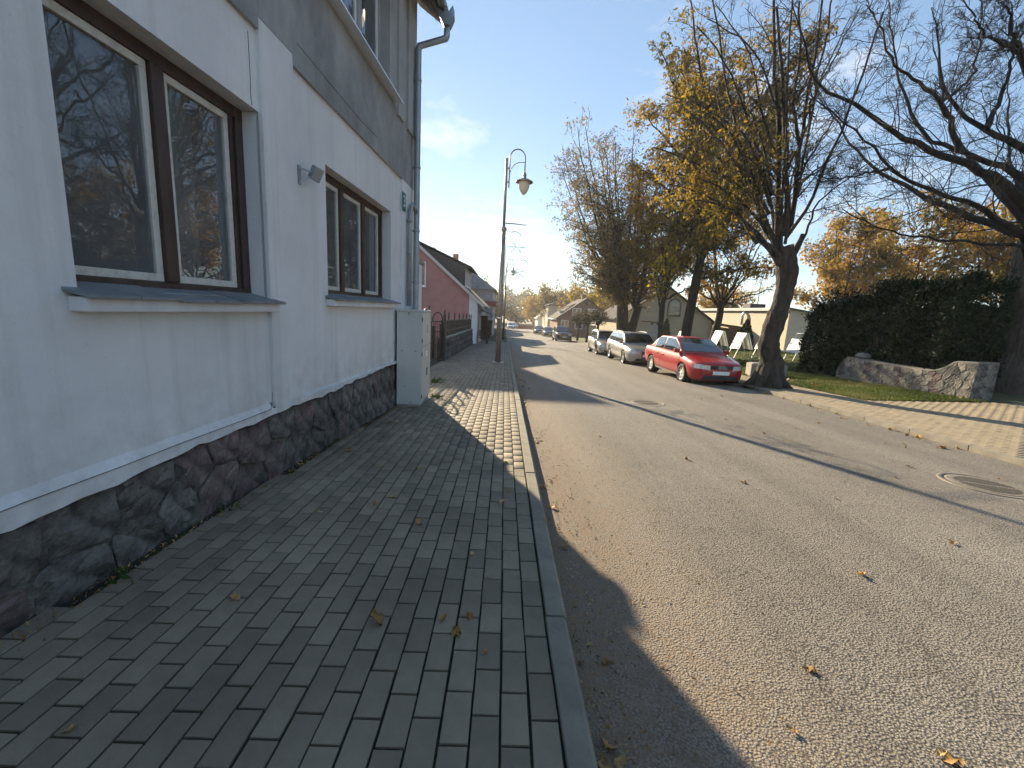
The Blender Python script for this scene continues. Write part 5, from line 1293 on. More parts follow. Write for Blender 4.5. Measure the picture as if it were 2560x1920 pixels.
T5_LIMBS = [
  ( [(7.7, 12.5, 4.0), (7.6, 12.58, 4.93), (7.53, 12.66, 6.29), (7.27, 12.74, 7.61), (7.02, 12.82, 8.89), (6.83, 12.9, 10.15)] , 0.13 , 0.06 ),
  ( [(7.84, 12.4, 3.99), (7.59, 12.32, 5.74), (7.28, 12.24, 6.97), (6.98, 12.16, 7.94), (6.72, 12.08, 8.67), (6.47, 12.0, 9.37)] , 0.14 , 0.05 ),
  ( [(8.03, 12.5, 4.11), (7.98, 12.45, 5.36), (7.86, 12.4, 6.43), (7.86, 12.35, 7.05), (7.83, 12.3, 8.06), (7.8, 12.25, 9.02), (7.76, 12.2, 9.76)] , 0.12 , 0.04 ),
  ( [(8.35, 12.5, 3.66), (8.46, 12.38, 4.24), (8.49, 12.25, 4.9), (9.01, 12.12, 5.42), (9.64, 12.0, 5.97)] , 0.06 , 0.02 ),
  ( [(7.99, 12.6, 4.72), (8.41, 12.83, 5.58), (9.11, 13.07, 6.24), (10.19, 13.3, 6.89)] , 0.06 , 0.02 ),
  ( [(7.56, 12.4, 3.88), (7.1, 12.26, 4.38), (6.5, 12.12, 5.28), (5.92, 11.98, 6.17), (5.32, 11.84, 6.69), (4.42, 11.7, 7.02)] , 0.11 , 0.03 ),
  ( [(7.56, 12.5, 3.99), (7.13, 12.78, 4.95), (6.44, 13.05, 5.63), (5.24, 13.32, 6.16), (4.28, 13.6, 6.57)] , 0.1 , 0.03 ),
  ( [(7.03, 12.3, 3.74), (6.45, 12.12, 4.36), (5.76, 11.95, 4.63), (4.75, 11.78, 4.66), (4.07, 11.6, 4.5)] , 0.09 , 0.03 ),
  ( [(7.71, 12.7, 4.12), (7.56, 12.9, 5.23), (7.4, 13.1, 6.43), (6.86, 13.3, 7.48), (6.44, 13.5, 8.35)] , 0.09 , 0.03 ),
  ( [(7.79, 12.3, 6.39), (7.29, 12.13, 7.34), (7.29, 11.97, 8.25), (6.88, 11.8, 9.45)] , 0.07 , 0.04 ),
  ( [(7.48, 12.9, 6.37), (6.83, 12.97, 7.69), (6.49, 13.05, 8.99), (5.75, 13.12, 9.74), (5.4, 13.2, 10.13)] , 0.06 , 0.02 ),
  ( [(7.25, 12.5, 7.08), (6.55, 12.33, 8.2), (5.82, 12.17, 8.78), (4.74, 12.0, 9.04)] , 0.05 , 0.02 ),
  ( [(7.76, 12.2, 6.98), (8.06, 12.1, 7.97), (8.29, 12.0, 8.72), (8.51, 11.9, 9.39)] , 0.05 , 0.02 ),
  ( [(7.7, 12.5, 5.81), (8.17, 12.62, 6.92), (8.34, 12.75, 8.1), (8.74, 12.88, 9.02), (9.1, 13.0, 9.94)] , 0.06 , 0.02 ),
  ( [(7.82, 12.2, 5.29), (8.05, 12.07, 6.11), (8.35, 11.93, 6.91), (8.73, 11.8, 7.43)] , 0.05 , 0.02 ),
]
T5_TRUNK = [(8.07, 12.5, -0.48), (8.14, 12.5, 0.27), (7.9, 12.5, 0.89), (8.0, 12.5, 1.51), (8.14, 12.5, 2.2), (8.17, 12.5, 2.86), (8.08, 12.5, 3.38), (7.92, 12.5, 3.69)]
# ------------------------------------------------------------------ trees
def nrm(a): return a / np.maximum(1e-9, np.linalg.norm(a, axis=-1, keepdims=True))
def resample(pts, r0, r1, n, jit=0.0):
    p = np.array(pts, float); d = np.r_[0, np.cumsum(np.linalg.norm(np.diff(p, axis=0), axis=1))]
    s = np.linspace(0, d[-1], n); q = np.stack([np.interp(s, d, p[:, k]) for k in range(3)], 1)
    for _ in range(2):
        q[1:-1] = .25 * q[:-2] + .5 * q[1:-1] + .25 * q[2:]
    if jit: q[1:] += rng.normal(0, jit, (n - 1, 3))
    return q, r0 + (r1 - r0) * np.linspace(0, 1, n) ** .6
def sprout(pts, rad, m, t0, t1, ang, lenf, n, wig, up, rf=.55, rmin=.004, lmin=.15, fall=.55, bias=None):
    """children of every branch in pts (N,k,3): returns (N*m, n, 3) paths and radii"""
    N, k, _ = pts.shape
    t = rng.uniform(t0, t1, (N, m)); ft = t * (k - 1); i0 = np.minimum(ft.astype(int), k - 2); w = (ft - i0)[..., None]
    ar = np.arange(N)[:, None]
    p = pts[ar, i0] * (1 - w) + pts[ar, i0 + 1] * w; tg = nrm(pts[ar, i0 + 1] - pts[ar, i0])
    rr = rad[ar, i0] * (1 - w[..., 0]) + rad[ar, i0 + 1] * w[..., 0]
    L = np.linalg.norm(np.diff(pts, axis=1), axis=2).sum(1)[:, None] * lenf * (1 - fall * t) * rng.uniform(.6, 1.3, (N, m)); L = np.maximum(L, lmin)
    rv = rng.normal(size=(N, m, 3)); perp = nrm(rv - (rv * tg).sum(-1, keepdims=True) * tg)
    a = np.radians(rng.normal(ang[0], ang[1], (N, m)))[..., None]
    d = nrm(tg * np.cos(a) + perp * np.sin(a) + np.array([0, 0, up]))
    if bias is not None: d = nrm(d + np.array(bias))
    p = p.reshape(-1, 3); d = d.reshape(-1, 3); L = L.reshape(-1); rr = rr.reshape(-1)
    out = np.zeros((len(p), n, 3)); out[:, 0] = p; step = (L / (n - 1))[:, None]
    for s in range(1, n):
        d = nrm(d + rng.normal(0, wig, d.shape) + np.array([0, 0, up * .35])); out[:, s] = out[:, s-1] + d * step
    r0 = np.maximum(rr * rf * rng.uniform(.7, 1.1, len(rr)), rmin)
    R_ = r0[:, None] + (np.maximum(r0 * .35, rmin * .7) - r0)[:, None] * np.linspace(0, 1, n)[None]
    return out, R_
def tubes(sets, sides):
    V = []; F = []; off = 0
    for (pts, rad), s in zip(sets, sides):
        N, k, _ = pts.shape
        tg = nrm(np.gradient(pts, axis=1)); ref = np.zeros_like(tg); ref[..., 2] = 1
        bad = np.abs(nrm(pts[:, -1] - pts[:, 0])[:, 2]) > .8; ref[bad] = np.array([1.0, .13, 0])
        u = nrm(np.cross(tg, ref)); w = np.cross(tg, u)
        a = np.linspace(0, 2*np.pi, s, endpoint=False)
        v = pts[:, :, None] + rad[:, :, None, None] * (u[:, :, None] * np.cos(a)[None, None, :, None] + w[:, :, None] * np.sin(a)[None, None, :, None])
        idx = np.arange(N * k * s).reshape(N, k, s) + off; nx = np.roll(idx, -1, axis=2)
        f = np.stack([idx[:, :-1], nx[:, :-1], nx[:, 1:], idx[:, 1:]], -1).reshape(-1, 4)
        V.append(v.reshape(-1, 3)); F.append(f); off += N * k * s
    return np.concatenate(V), np.concatenate(F)
def leaves_on(pts, per, size, droop=.3, ratio=.42, spread=.10, t0=.25):
    N, k, _ = pts.shape
    cl = 3 if per >= 3 else 1; m_ = max(1, per // cl)             # leaves sit in small clusters along the shoot
    t = rng.uniform(t0, 1, (N, m_)); ft = t * (k - 1); i0 = np.minimum(ft.astype(int), k - 2); w = (ft - i0)[..., None]; ar = np.arange(N)[:, None]
    p = (pts[ar, i0] * (1 - w) + pts[ar, i0+1] * w).reshape(-1, 3)
    p = p + rng.normal(0, spread, p.shape); p = np.repeat(p, cl, axis=0); p = p + rng.normal(0, size * .4, p.shape)
    return leaf_cards(p, size, droop, ratio)
def leaf_cards(p, size, droop=.3, ratio=.42):
    n = len(p); d = rng.normal(size=(n, 3)); d[:, 2] -= droop * 2; d = nrm(d)
    sd = nrm(np.cross(d, rng.normal(size=(n, 3)))); nm = np.cross(d, sd)
    L = size * rng.uniform(.45, 1.45, n)[:, None]; W = L * ratio
    v = np.stack([p, p + d * L * .45 + sd * W * .5 + nm * L * .08, p + d * L, p + d * L * .45 - sd * W * .5 + nm * L * .08], 1)
    f = np.arange(n * 4).reshape(n, 4)
    return v.reshape(-1, 3), f
def leaf_object(name, v, f, mt, base, parent, patch=.9):
    me = fast_mesh(name, v - np.array(base), f, [mt])
    n = len(v) // 4; c = v.reshape(n, 4, 3).mean(1)
    # colour drifts from clump to clump, with some scatter from leaf to leaf
    ph = np.sin(c[:, 0] * patch + 1.3) * np.sin(c[:, 1] * patch * .9 + .4) * np.sin(c[:, 2] * patch * 1.1 + 2.1)
    r = np.clip(.5 + .38 * ph + rng.normal(0, .20, n), 0, 1)
    at = me.attributes.new("rnd", 'FLOAT', 'POINT'); at.data.foreach_set("value", np.repeat(r, 4).astype(np.float32))
    return obj(name, me, parent)
def build_tree(name, label, base, wood, sides, leaf=None, bark=None, group=None, cat="tree", nlimb=1, bole=None):
    """wood: list of (pts, rad) levels; the first nlimb levels make the trunk, the rest the twigs"""
    t = empty(name, base); b = np.array(base)
    s0 = 1 if bole is not None else 0
    if s0: v, f = tubes(wood[:1], sides[:1]); obj("trunk", fast_mesh("trunk", v - b, f, [bole], True), t)
    v, f = tubes(wood[s0:nlimb], sides[s0:nlimb]); me = fast_mesh("limbs" if s0 else "trunk", v - b, f, [bark], True); obj("limbs" if s0 else "trunk", me, t)
    if len(wood) > nlimb:
        v, f = tubes(wood[nlimb:], sides[nlimb:]); me = fast_mesh("twigs", v - b, f, [bark], True); obj("twigs", me, t)["kind"] = "stuff"
    if leaf is not None:
        v, f, mt = leaf; leaf_object("crown", v, f, mt, base, t)["kind"] = "stuff"
    tag(t, label, cat, group); return t
def knobbly(trunk, radii, n, amp=.03):
    """trunk tube with uneven bark swellings"""
    q, _ = resample(trunk, 1, 1, n); r = np.interp(np.linspace(0, 1, n), np.linspace(0, 1, len(radii)), radii) * (1 + rng.normal(0, amp, n))
    return q[None], r[None]
def stack(list_, n, jit=.0):
    P_, R_ = [], []
    for p, a, b in list_:
        q, r = resample(p, a, b, n, jit); P_.append(q); R_.append(r)
    return np.array(P_), np.array(R_)
def up_stems(base, count, zmin, zmax, spread, lean=(0, 0), r=(.06, .16), n=12, start=.25, fan=.35):
    out = []
    for i in range(count):
        a = 2*math.pi*i/count + random.uniform(-.4, .4); sp = spread * random.uniform(.25, 1.0); h = random.uniform(zmin, zmax) * (1 - .18 * sp / spread)
        b = Vector(base); p = [b + Vector((math.cos(a) * start * .4, math.sin(a) * start * .4, random.uniform(-.25, .25)))]
        for k in range(1, 6):
            u = k / 5; s = sp * (u ** .75)
            p.append(b + Vector((math.cos(a) * s + lean[0]*u, math.sin(a) * s + lean[1]*u, h * u ** 1.08 * (1 - fan * .2 * (1 - u)))))
        out.append(([tuple(q) for q in p], random.uniform(*r), .02))
    return out
LM = {}
LM['brown'] = leaf_mat("chestnut_brown_leaves", [(.065, .06, .034), (.15, .125, .06), (.24, .175, .065), (.32, .19, .055)], .6)
LM['gold'] = leaf_mat("golden_leaves", [(.09, .09, .02), (.25, .19, .03), (.42, .28, .035), (.46, .25, .035)], .5)
LM['yellow'] = leaf_mat("bright_yellow_leaves", [(.14, .13, .02), (.36, .27, .02), (.48, .34, .02), (.42, .24, .03)], .5)
LM['orange'] = leaf_mat("orange_leaves", [(.13, .105, .025), (.30, .20, .035), (.42, .25, .04), (.42, .19, .04)], .5)
LM['olive'] = leaf_mat("olive_autumn_leaves", [(.03, .04, .012), (.07, .075, .02), (.14, .11, .03), (.26, .17, .03)], .45)
LM['autumn'] = leaf_mat("yellowing_leaves", [(.06, .06, .016), (.16, .125, .025), (.32, .21, .03), (.46, .28, .03)], .55)
LM['thuja'] = leaf_mat("thuja_sprays", [(.004, .010, .004), (.009, .020, .007), (.016, .033, .010), (.028, .046, .015)], .12)
LM['box'] = leaf_mat("clipped_box_leaves", [(.01, .022, .008), (.02, .05, .012), (.04, .07, .02)], .2)
LM['dark'] = leaf_mat("dark_clipped_leaves", [(.015, .016, .010), (.04, .036, .018), (.07, .052, .022), (.12, .09, .03)], .25)
LM['weed'] = leaf_mat("weed_leaves", [(.03, .055, .012), (.055, .095, .02), (.09, .13, .035)], .3)
LM['wood_far'] = leaf_mat("far_wood_leaves", [(.05, .065, .03), (.09, .095, .04), (.17, .13, .05), (.24, .16, .05)], .3)
LM['grass'] = leaf_mat("grass_blades", [(.035, .055, .012), (.075, .105, .02), (.12, .15, .035), (.20, .18, .07)], .4)

# --- pollarded tree by the red car
tk, tr_ = knobbly(T5_TRUNK, [.44, .33, .29, .27, .25, .25, .28, .24], 34, .05)
root = stack([([(8.07 + math.cos(a)*.66, 12.5 + math.sin(a)*.66, P(8, 12.5) - .05), (8.07 + math.cos(a)*.36, 12.5 + math.sin(a)*.36, P(8, 12.5) + .12), (8.08 + math.cos(a)*.14, 12.5 + math.sin(a)*.14, P(8, 12.5) + .7)], .07, .17) for a in (-2.6, -1.6, -.5, .6, 1.8, 3.0)], 6)
knob = stack([([(7.92, 12.5, 3.3), (7.45, 12.45, 3.72), (7.1, 12.4, 3.84), (6.95, 12.38, 4.0)], .18, .05), ([(8.05, 12.5, 3.3), (8.3, 12.55, 3.62), (8.40, 12.5, 3.9), (8.42, 12.5, 4.1)], .20, .05), ([(7.95, 12.5, 3.4), (7.85, 12.7, 3.8), (7.8, 12.75, 4.2)], .22, .08)], 9)
lim = stack([(p, a * .72, b * .6) for p, a, b in T5_LIMBS] + up_stems((7.85, 12.5, 3.75), 6, 4.5, 8.0, 2.6, (-.6, .1), (.03, .06)) + [([(7.3, 12.4, 3.8 + .25*i), (6.4, 12.4 + .2*math.sin(i*3), 4.5 + .5*i), (5.4, 12.4 + .7*math.sin(i*2), 5.0 + .62*i), (4.4, 12.4 + 1.2*math.sin(i*2), 5.2 + .7*i)], .055, .015) for i in range(6)], 14, .02)
c1 = sprout(lim[0], lim[1], 13, .12, .98, (50, 16), .34, 8, .17, .06, .4, .006)
c2 = sprout(c1[0], c1[1], 7, .15, 1, (42, 15), .42, 5, .2, .10, .5, .004)
c3 = sprout(c2[0], c2[1], 3, .2, 1, (40, 15), .6, 4, .2, .08, .6, .003)
sel = c3[0][(c3[0][:, -1, 0] < 7.0 + rng.normal(0, .9, len(c3[0])))]; sel = sel[rng.random(len(sel)) < np.clip(1.15 - (sel[:, -1, 2] - 3.5) / 4.2, .04, .85)]
lv = leaves_on(sel, 3, .095, .4)
build_tree("pollarded_tree", "leaning pollarded tree with gnarled trunk and upright stems beside the red sedan", (8.05, 12.5, P(8.05, 12.5)), [(tk, tr_), root, knob, lim, c1, c2, c3], [14, 8, 9, 7, 4, 3, 3], (lv[0], lv[1], LM['autumn']), M['bark'], nlimb=4)

# --- big bare tree at the edge, dark limbs over the lawn
B6 = (16.05, 12.7, P(16.05, 12.7))
tk = knobbly([(16.05, 12.7, B6[2] - .1), (16.02, 12.7, .6), (16.05, 12.7, 2), (15.95, 12.72, 3.4), (16.0, 12.75, 4.4), (16.1, 12.9, 5.6)], [.98, .74, .64, .66, .60, .40], 24, .03)
joins = []
T6_LIMBS = [(p, a * .54, .012) for p, a, b in T6_LIMBS]
for p, a, b in T6_LIMBS:
    if p[0][0] > 14.7: joins.append(([(16.0, 12.75, max(3.0, p[0][2] - 1.3)), (15.5, 12.7, p[0][2] - .45), p[0]], a * 1.35, a * 1.02))
g_limb = ([(16.1, 12.9, 5.2), (15.6, 12.9, 7.0), (14.7, 12.85, 8.3), (14.0, 12.8, 9.19)], .19, .13)
rightl = []
for i in range(9):
    a = -1.9 + i * .48; e = 3.5 + 2 * random.random(); rr_ = random.uniform(5, 8)
    rightl.append(([(16.1, 12.8, 3.6 + random.random()), (16.1 + math.cos(a)*rr_*.35, 12.8 + math.sin(a)*rr_*.35, 3.8 + e*.55), (16.1 + math.cos(a)*rr_*.7, 12.8 + math.sin(a)*rr_*.7, 4.2 + e), (16.1 + math.cos(a)*rr_, 12.8 + math.sin(a)*rr_, 5.5 + e*1.6)], .16, .015))
lim = stack(list(T6_LIMBS), 22, .024); jn = stack(joins + [g_limb], 8); rl = stack(rightl, 22, .03)
AL = (np.concatenate([lim[0], rl[0]]), np.concatenate([lim[1], rl[1]]))
c1 = sprout(AL[0], AL[1], 19, .10, .99, (52, 16), .30, 9, .15, .10, .26, .009, .5)
c2 = sprout(c1[0], c1[1], 8, .12, 1, (45, 16), .40, 7, .17, .05, .5, .0055)
c3 = sprout(c2[0], c2[1], 5, .15, 1, (42, 16), .5, 5, .17, .03, .6, .0035)
build_tree("bare_old_tree", "massive bare tree with thick dark spreading limbs at the picture edge", B6, [tk, lim, jn, rl, c1, c2, c3], [18, 9, 9, 7, 4, 3, 3], None, M['bark_dark'], nlimb=4, bole=M['bark_brown'])

# --- forked chestnut behind the silver cars
def roadside_tree(name, label, base, trunk, stems, cfgs, leafmat, per, size, keep=1.0, bark=M['bark_dark'], group=None, droop=.4, ratio=.42, spread=.12):
    lim = stack(stems, 14, .05); c1 = sprout(lim[0], lim[1], *cfgs[0]); c2 = sprout(c1[0], c1[1], *cfgs[1])
    lv_ = [leaves_on(c2[0], per, size, droop, ratio, spread)]
    if keep < 1:
        n = len(lv_[0][0]) // 4; kk = rng.random(n) < keep; v = lv_[0][0].reshape(n, 4, 3)[kk].reshape(-1, 3); lv_ = [(v, np.arange(len(v)).reshape(-1, 4))]
    tr_ = stack(trunk, 12, .0)
    return build_tree(name, label, base, [tr_, lim, c1, c2], [12, 7, 4, 3], (lv_[0][0], lv_[0][1], leafmat), bark, group, nlimb=2)
b = (9.3, 32.5, P(9.3, 32.5)); z = b[2]
st = up_stems((8.95, 32.5, z + 3.4), 13, 10.5, 14.4, 3.6, (-2.4, 0), (.10, .18)) + up_stems((10.0, 32.5, z + 3.2), 9, 8, 12.5, 3.0, (-.3, .2), (.10, .17)) + [([(8.9, 32.5, z+3.6+.4*i), (7.8, 32.5 + math.sin(i*2)*.8, z+4.6+.75*i), (6.3, 32.5 + math.sin(i*2)*1.6, z+5.4+.95*i), (4.3 + .07*(i-4)**2, 32.5 + math.sin(i*2)*2.4, z+5.6+1.1*i)], .10, .02) for i in range(8)] \
   + [([(8.9, 32.5, z+3.6), (8.0, 32.2, z+5), (7.0, 32.0, z+6.5), (6.0, 32, z+7.4)], .13, .03), ([(8.95, 32.5, z+4), (8.1, 32.9, z+6.5), (6.9, 33, z+9), (6.2, 33, z+10.5)], .13, .03), ([(10, 32.5, z+3.6), (10.9, 32.5, z+5), (11.8, 32.5, z+6.4)], .1, .03), ([(8.9, 32.4, z+3.3), (8.2, 31.6, z+4.2), (7.2, 31.2, z+4.6)], .08, .03)]
roadside_tree("forked_chestnut", "tall forked chestnut with many upright stems behind the silver cars", b,
   [([(9.35, 32.5, z - .2), (9.3, 32.5, z + .8), (9.0, 32.5, z + 2.0), (8.85, 32.5, z + 3.9)], .62, .40), ([(9.45, 32.5, z + .3), (9.75, 32.5, z + 1.6), (10.1, 32.5, z + 3.4)], .46, .30)],
   st, [(24, .06, .99, (55, 14), .28, 7, .13, .04, .42, .012), (8, .2, 1, (45, 15), .42, 5, .2, -.04, .5, .007)], LM['brown'], 8, .19, .72, spread=.2)
# --- tall straight tree
b = (11.2, 26, P(11.2, 26)); z = b[2]
st = up_stems((11.6, 26, z + 6.0), 14, 9, 13.6, 3.6, (1.0, .2), (.10, .18)) + [([(11.4, 26, z+4.6+i*.5), (11.5 + math.cos(i*2.2)*2.0, 26 + math.sin(i*2.2)*2.0, z+5.4+i*.62), (11.6 + math.cos(i*2.2)*4.4, 26 + math.sin(i*2.2)*4.4, z+5.7+i*.8)], .12, .03) for i in range(17)]
roadside_tree("tall_lime_tree", "tall dense tree with straight dark trunk and yellowing crown over the red car", b,
   [([(11.15, 26, z - .2), (11.25, 26, z + 2), (11.45, 26, z + 4.5), (11.6, 26, z + 6.4)], .34, .24)],
   st, [(22, .08, .99, (56, 14), .32, 7, .14, .04, .45, .012), (8, .15, 1, (45, 15), .44, 5, .2, -.03, .5, .006)], LM['autumn'], 11, .21, .95)
# --- orange chestnut between the two
b = (10.9, 29.6, P(10.9, 29.6)); z = b[2]
st = up_stems((10.9, 29.6, z + 4.2), 10, 5, 8.5, 2.8, (-.2, 0), (.07, .12)) + [([(10.9, 29.6, z+3.6+i*.4), (10.9 + math.cos(i*2.3)*1.5, 29.6 + math.sin(i*2.3)*1.5, z+4.5+i*.5), (10.9 + math.cos(i*2.3)*3.0, 29.6 + math.sin(i*2.3)*3.0, z+4.9+i*.6)], .08, .02) for i in range(9)]
roadside_tree("orange_chestnut", "rusty orange chestnut squeezed between the forked chestnut and the tall straight tree", b,
   [([(10.9, 29.6, z - .2), (10.95, 29.6, z + 2), (10.9, 29.6, z + 4.4)], .20, .15)],
   st, [(16, .12, .99, (42, 14), .32, 6, .14, .12, .5, .012), (7, .15, 1, (42, 15), .42, 5, .2, -.02, .5, .006)], LM['orange'], 7, .21, .7)
# --- smaller orange tree by the display boards
b = (16.6, 33, P(16.6, 33)); z = b[2]
st = up_stems((16.7, 33, z + 3.6), 9, 5.0, 8.5, 3.2, (0, 0), (.08, .15)) + [([(16.7, 33, z+3.4), (18.2, 33, z+4.3), (20.5, 33, z+5.0)], .13, .03), ([(16.6, 33, z+3.4), (15.4, 33, z+4.3), (14.0, 33, z+4.6)], .12, .03)]
roadside_tree("orange_tree", "smaller open tree with orange leaves rising behind the display boards", b,
   [([(16.45, 33, z - .2), (16.5, 33, z + 1.4), (16.75, 33, z + 2.6), (16.7, 33, z + 3.8)], .34, .24)],
   st, [(13, .15, .99, (42, 14), .32, 6, .16, .12, .5, .012), (6, .15, 1, (42, 15), .45, 5, .2, .0, .5, .007)], LM['orange'], 3, .19, .55, spread=.1)
# --- slim young maple
b = (9.2, 25.2, P(9.2, 25.2)); z = b[2]
st = up_stems((9.2, 25.2, z + 2.9), 7, 2.0, 4.2, 1.3, (0, 0), (.03, .05))
roadside_tree("young_maple", "slim young maple with bright yellow leaves between the parked cars and beige house", b,
   [([(9.2, 25.2, z - .2), (9.25, 25.2, z + 1.5), (9.15, 25.2, z + 3.1)], .085, .06)],
   st, [(9, .2, 1, (42, 14), .4, 5, .15, .1, .5, .008), (5, .2, 1, (42, 15), .5, 4, .2, -.05, .5, .005)], LM['yellow'], 4, .19, .5, droop=.6, ratio=.7)

# --- background trees
def far_tree(name, label, x, y, h, w, leafmat, nleaf, size, zb=None, trunk_r=.25, bare=False, group=None, bark=M['bark_dark'], low=.22):
    z0 = zb if zb is not None else (P(x, y) if x > 8 else G(y)); b = (x, y, z0)
    st = up_stems((x, y, z0 + h * low), 9, h * (.82 - low), h * (1.0 - low), w * .42, (0, 0), (trunk_r * .3, trunk_r * .55)) + [([(x, y, z0 + h*(low + .05*i)), (x + math.cos(i*2.4)*w*.25, y + math.sin(i*2.4)*w*.25, z0 + h*(low + .10 + .06*i)), (x + math.cos(i*2.4)*w*.48, y + math.sin(i*2.4)*w*.48, z0 + h*(low + .14 + .07*i))], trunk_r*.35, .03) for i in range(8)]
    lim = stack(st, 10, .06); c1 = sprout(lim[0], lim[1], 12, .15, .99, (42, 14), .30, 5, .15, .12, .5, .02); c2 = sprout(c1[0], c1[1], 6, .2, 1, (42, 15), .45, 4, .2, .05, .5, .014)
    tr_ = stack([([(x, y, z0 - .3), (x, y, z0 + h * low * .6), (x + .1, y, z0 + h * (low + .12))], trunk_r, trunk_r * .6)], 6)
    leaf = None
    if not bare:
        per = max(1, int(round(nleaf / len(c2[0])))); v, f = leaves_on(c2[0], per, size, .3, .55, size * 1.1); leaf = (v, f, leafmat)
    return build_tree(name, label, b, [tr_, lim, c1, c2], [8, 5, 3, 3], leaf, bark, group, nlimb=2)
GB = "autumn trees behind the hedge and the cream building"
far_tree("golden_tree", "golden autumn tree just right of the leaning trunk beyond the cream building", 37.5, 47, 15.0, 11, LM['orange'], 12000, .34, group=GB)
far_tree("golden_tree", "golden autumn tree behind the left end of the dark hedge", 44, 46, 16.5, 12, LM['gold'], 12000, .34, group=GB)
far_tree("golden_tree", "broad russet tree above the middle of the dark hedge", 46, 39, 17.5, 12, LM['orange'], 12000, .32, group=GB)
far_tree("golden_tree", "yellow green tree rising behind the hedge next to the bare tree", 42, 30, 14.0, 11, LM['gold'], 11000, .28, group=GB)
far_tree("golden_tree", "olive tree low behind the near end of the hedge", 36, 21, 10.5, 9, LM['autumn'], 8000, .22, group=GB)
far_tree("bare_far_tree", "leafless tree standing behind the golden trees", 52, 37, 16, 10, None, 0, 0, bare=True)
far_tree("yellow_maple", "bright yellow maple glowing behind the pale metal roof", 19.5, 76, 10.5, 11, LM['yellow'], 9000, .45)
far_tree("golden_tree", "low yellow tree between the brick house and the forked chestnut", 15.5, 88, 10, 9, LM['gold'], 6000, .45)
far_tree("bare_far_tree", "leafless tree rising over the brick house ridge", 17.5, 104, 14.5, 13, None, 0, 0, bare=True)
far_tree("far_street_tree", "brownish tree at the far end of the parked cars", 9.9, 101, 11.5, 9.5, LM['brown'], 6500, .42, trunk_r=.3)
far_tree("far_street_tree", "orange tree beyond the white far house", 9.4, 131, 10, 9, LM['orange'], 5000, .55)
far_tree("far_street_tree", "russet tree behind the cream building seen past the orange tree", 31.5, 62, 8.8, 7.5, LM['orange'], 5000, .4)
# trees across the park behind the viewer's shoulder, part of the same park row
far_tree("park_tree", "park tree beyond the bare old tree, outside the right edge", 27, 9, 14, 11, LM['gold'], 5000, .25)
far_tree("park_tree", "leafless park tree beyond the paved apron, outside the picture", 20, 1, 14, 11, None, 0, 0, bare=True)
far_tree("park_tree", "golden park tree far across the paved apron, outside the picture", 30, -4, 13, 11, LM['orange'], 5000, .25)

# --- clipped ball trees, cones and the hedge
def foliage_blob(c, rad, n, size, shell=.35, droop=0.0, ratio=.55):
    d = nrm(rng.normal(size=(n, 3))); r = (1 - shell * rng.random(n) ** 1.5) * (1 + .10 * np.sin(d[:, 0] * 7 + c[0]) * np.sin(d[:, 2] * 6 + d[:, 1] * 5))
    p = np.array(c) + d * np.array(rad) * r[:, None]; return leaf_cards(p, size, droop, ratio)
for (x, y, lab) in ((9.2, 53, "first clipped round-headed tree by the brick house"), (9.3, 47.5, "middle clipped round-headed tree in front of the brick house"), (9.25, 42, "clipped round-headed tree nearest the forked chestnut")):
    z = P(x, y); t = empty("clipped_tree", (x, y, z)); k = MB(); k.tube([(0, 0, -.1), (.04, 0, 1.0), (0, .03, 2.0)], [.16, .13, .12], 8)
    for a in range(7): k.tube([(0, 0, 1.8), (math.cos(a*.9)*.5, math.sin(a*.9)*.5, 2.5), (math.cos(a*.9)*.85, math.sin(a*.9)*.85, 3.1)], [.07, .04, .02], 5)
    k.build("trunk", M['bark_dark'], t)
    v, f = foliage_blob((x, y, z + 2.75), (1.0, 1.0, .85), 1700, .15, .8); leaf_object("crown", v, f, LM['dark'], (x, y, z), t)["kind"] = "stuff"
    tag(t, lab, "tree", "clipped round-headed trees along the far pavement")
def cone_bush(x, y, h, w, lab, mt=LM['box'], n=2600):
    z = P(x, y); t = empty("cone_bush", (x, y, z)); u = rng.random(n) ** .75; a = rng.random(n) * 2 * np.pi
    prof = np.sin(np.clip(u, 0.02, 1) ** .8 * np.pi * .5 + np.pi * .5) * .0 + (1 - u) ** .7 * np.minimum(1, u * 6 + .35); r = w / 2 * prof * (1 - .3 * rng.random(n) ** 2)
    p = np.stack([x + r * np.cos(a), y + r * np.sin(a), z + .1 + u * (h - .1)], 1); v, f = leaf_cards(p, .13, -.3, .5)
    k = MB(); k.tube([(0, 0, -.1), (0, 0, h * .8)], [.06, .02], 6); k.build("stem", M['bark_dark'], t)
    leaf_object("foliage", v, f, mt, (x, y, z), t)["kind"] = "stuff"; tag(t, lab, "bush")
cone_bush(15.9, 41.5, 2.6, 1.15, "dark green cone-shaped bush left of the arched window")
cone_bush(17.9, 41.5, 2.9, 1.15, "dark green cone-shaped bush behind the straight dark trunk")
cone_bush(21.0, 36.5, 2.6, 1.7, "round dark evergreen against the cream building beside the leaning trunk", LM['thuja'])
cone_bush(18.9, 24.0, 1.9, .9, "small dark thuja next to the display board with a handle", LM['thuja'])
for (x, y, lab) in ((11.6, 33.5, "small round bush under the notice board"), (13.4, 34.5, "small golden bush on the lawn near the young maple")):
    z = P(x, y); t = empty("round_bush", (x, y, z)); v, f = foliage_blob((x, y, z + .5), (.5, .5, .5), 900, .12, .6); leaf_object("foliage", v, f, LM['olive'] if 'under' in lab else LM['yellow'], (x, y, z), t)["kind"] = "stuff"
    k = MB(); k.tube([(0, 0, -.1), (0, 0, .6)], [.04, .02], 6); k.build("stem", M['bark_dark'], t); tag(t, lab, "bush")
hz = empty("thuja_hedge", (14.4, 14.4, P(14.4, 14.4)))
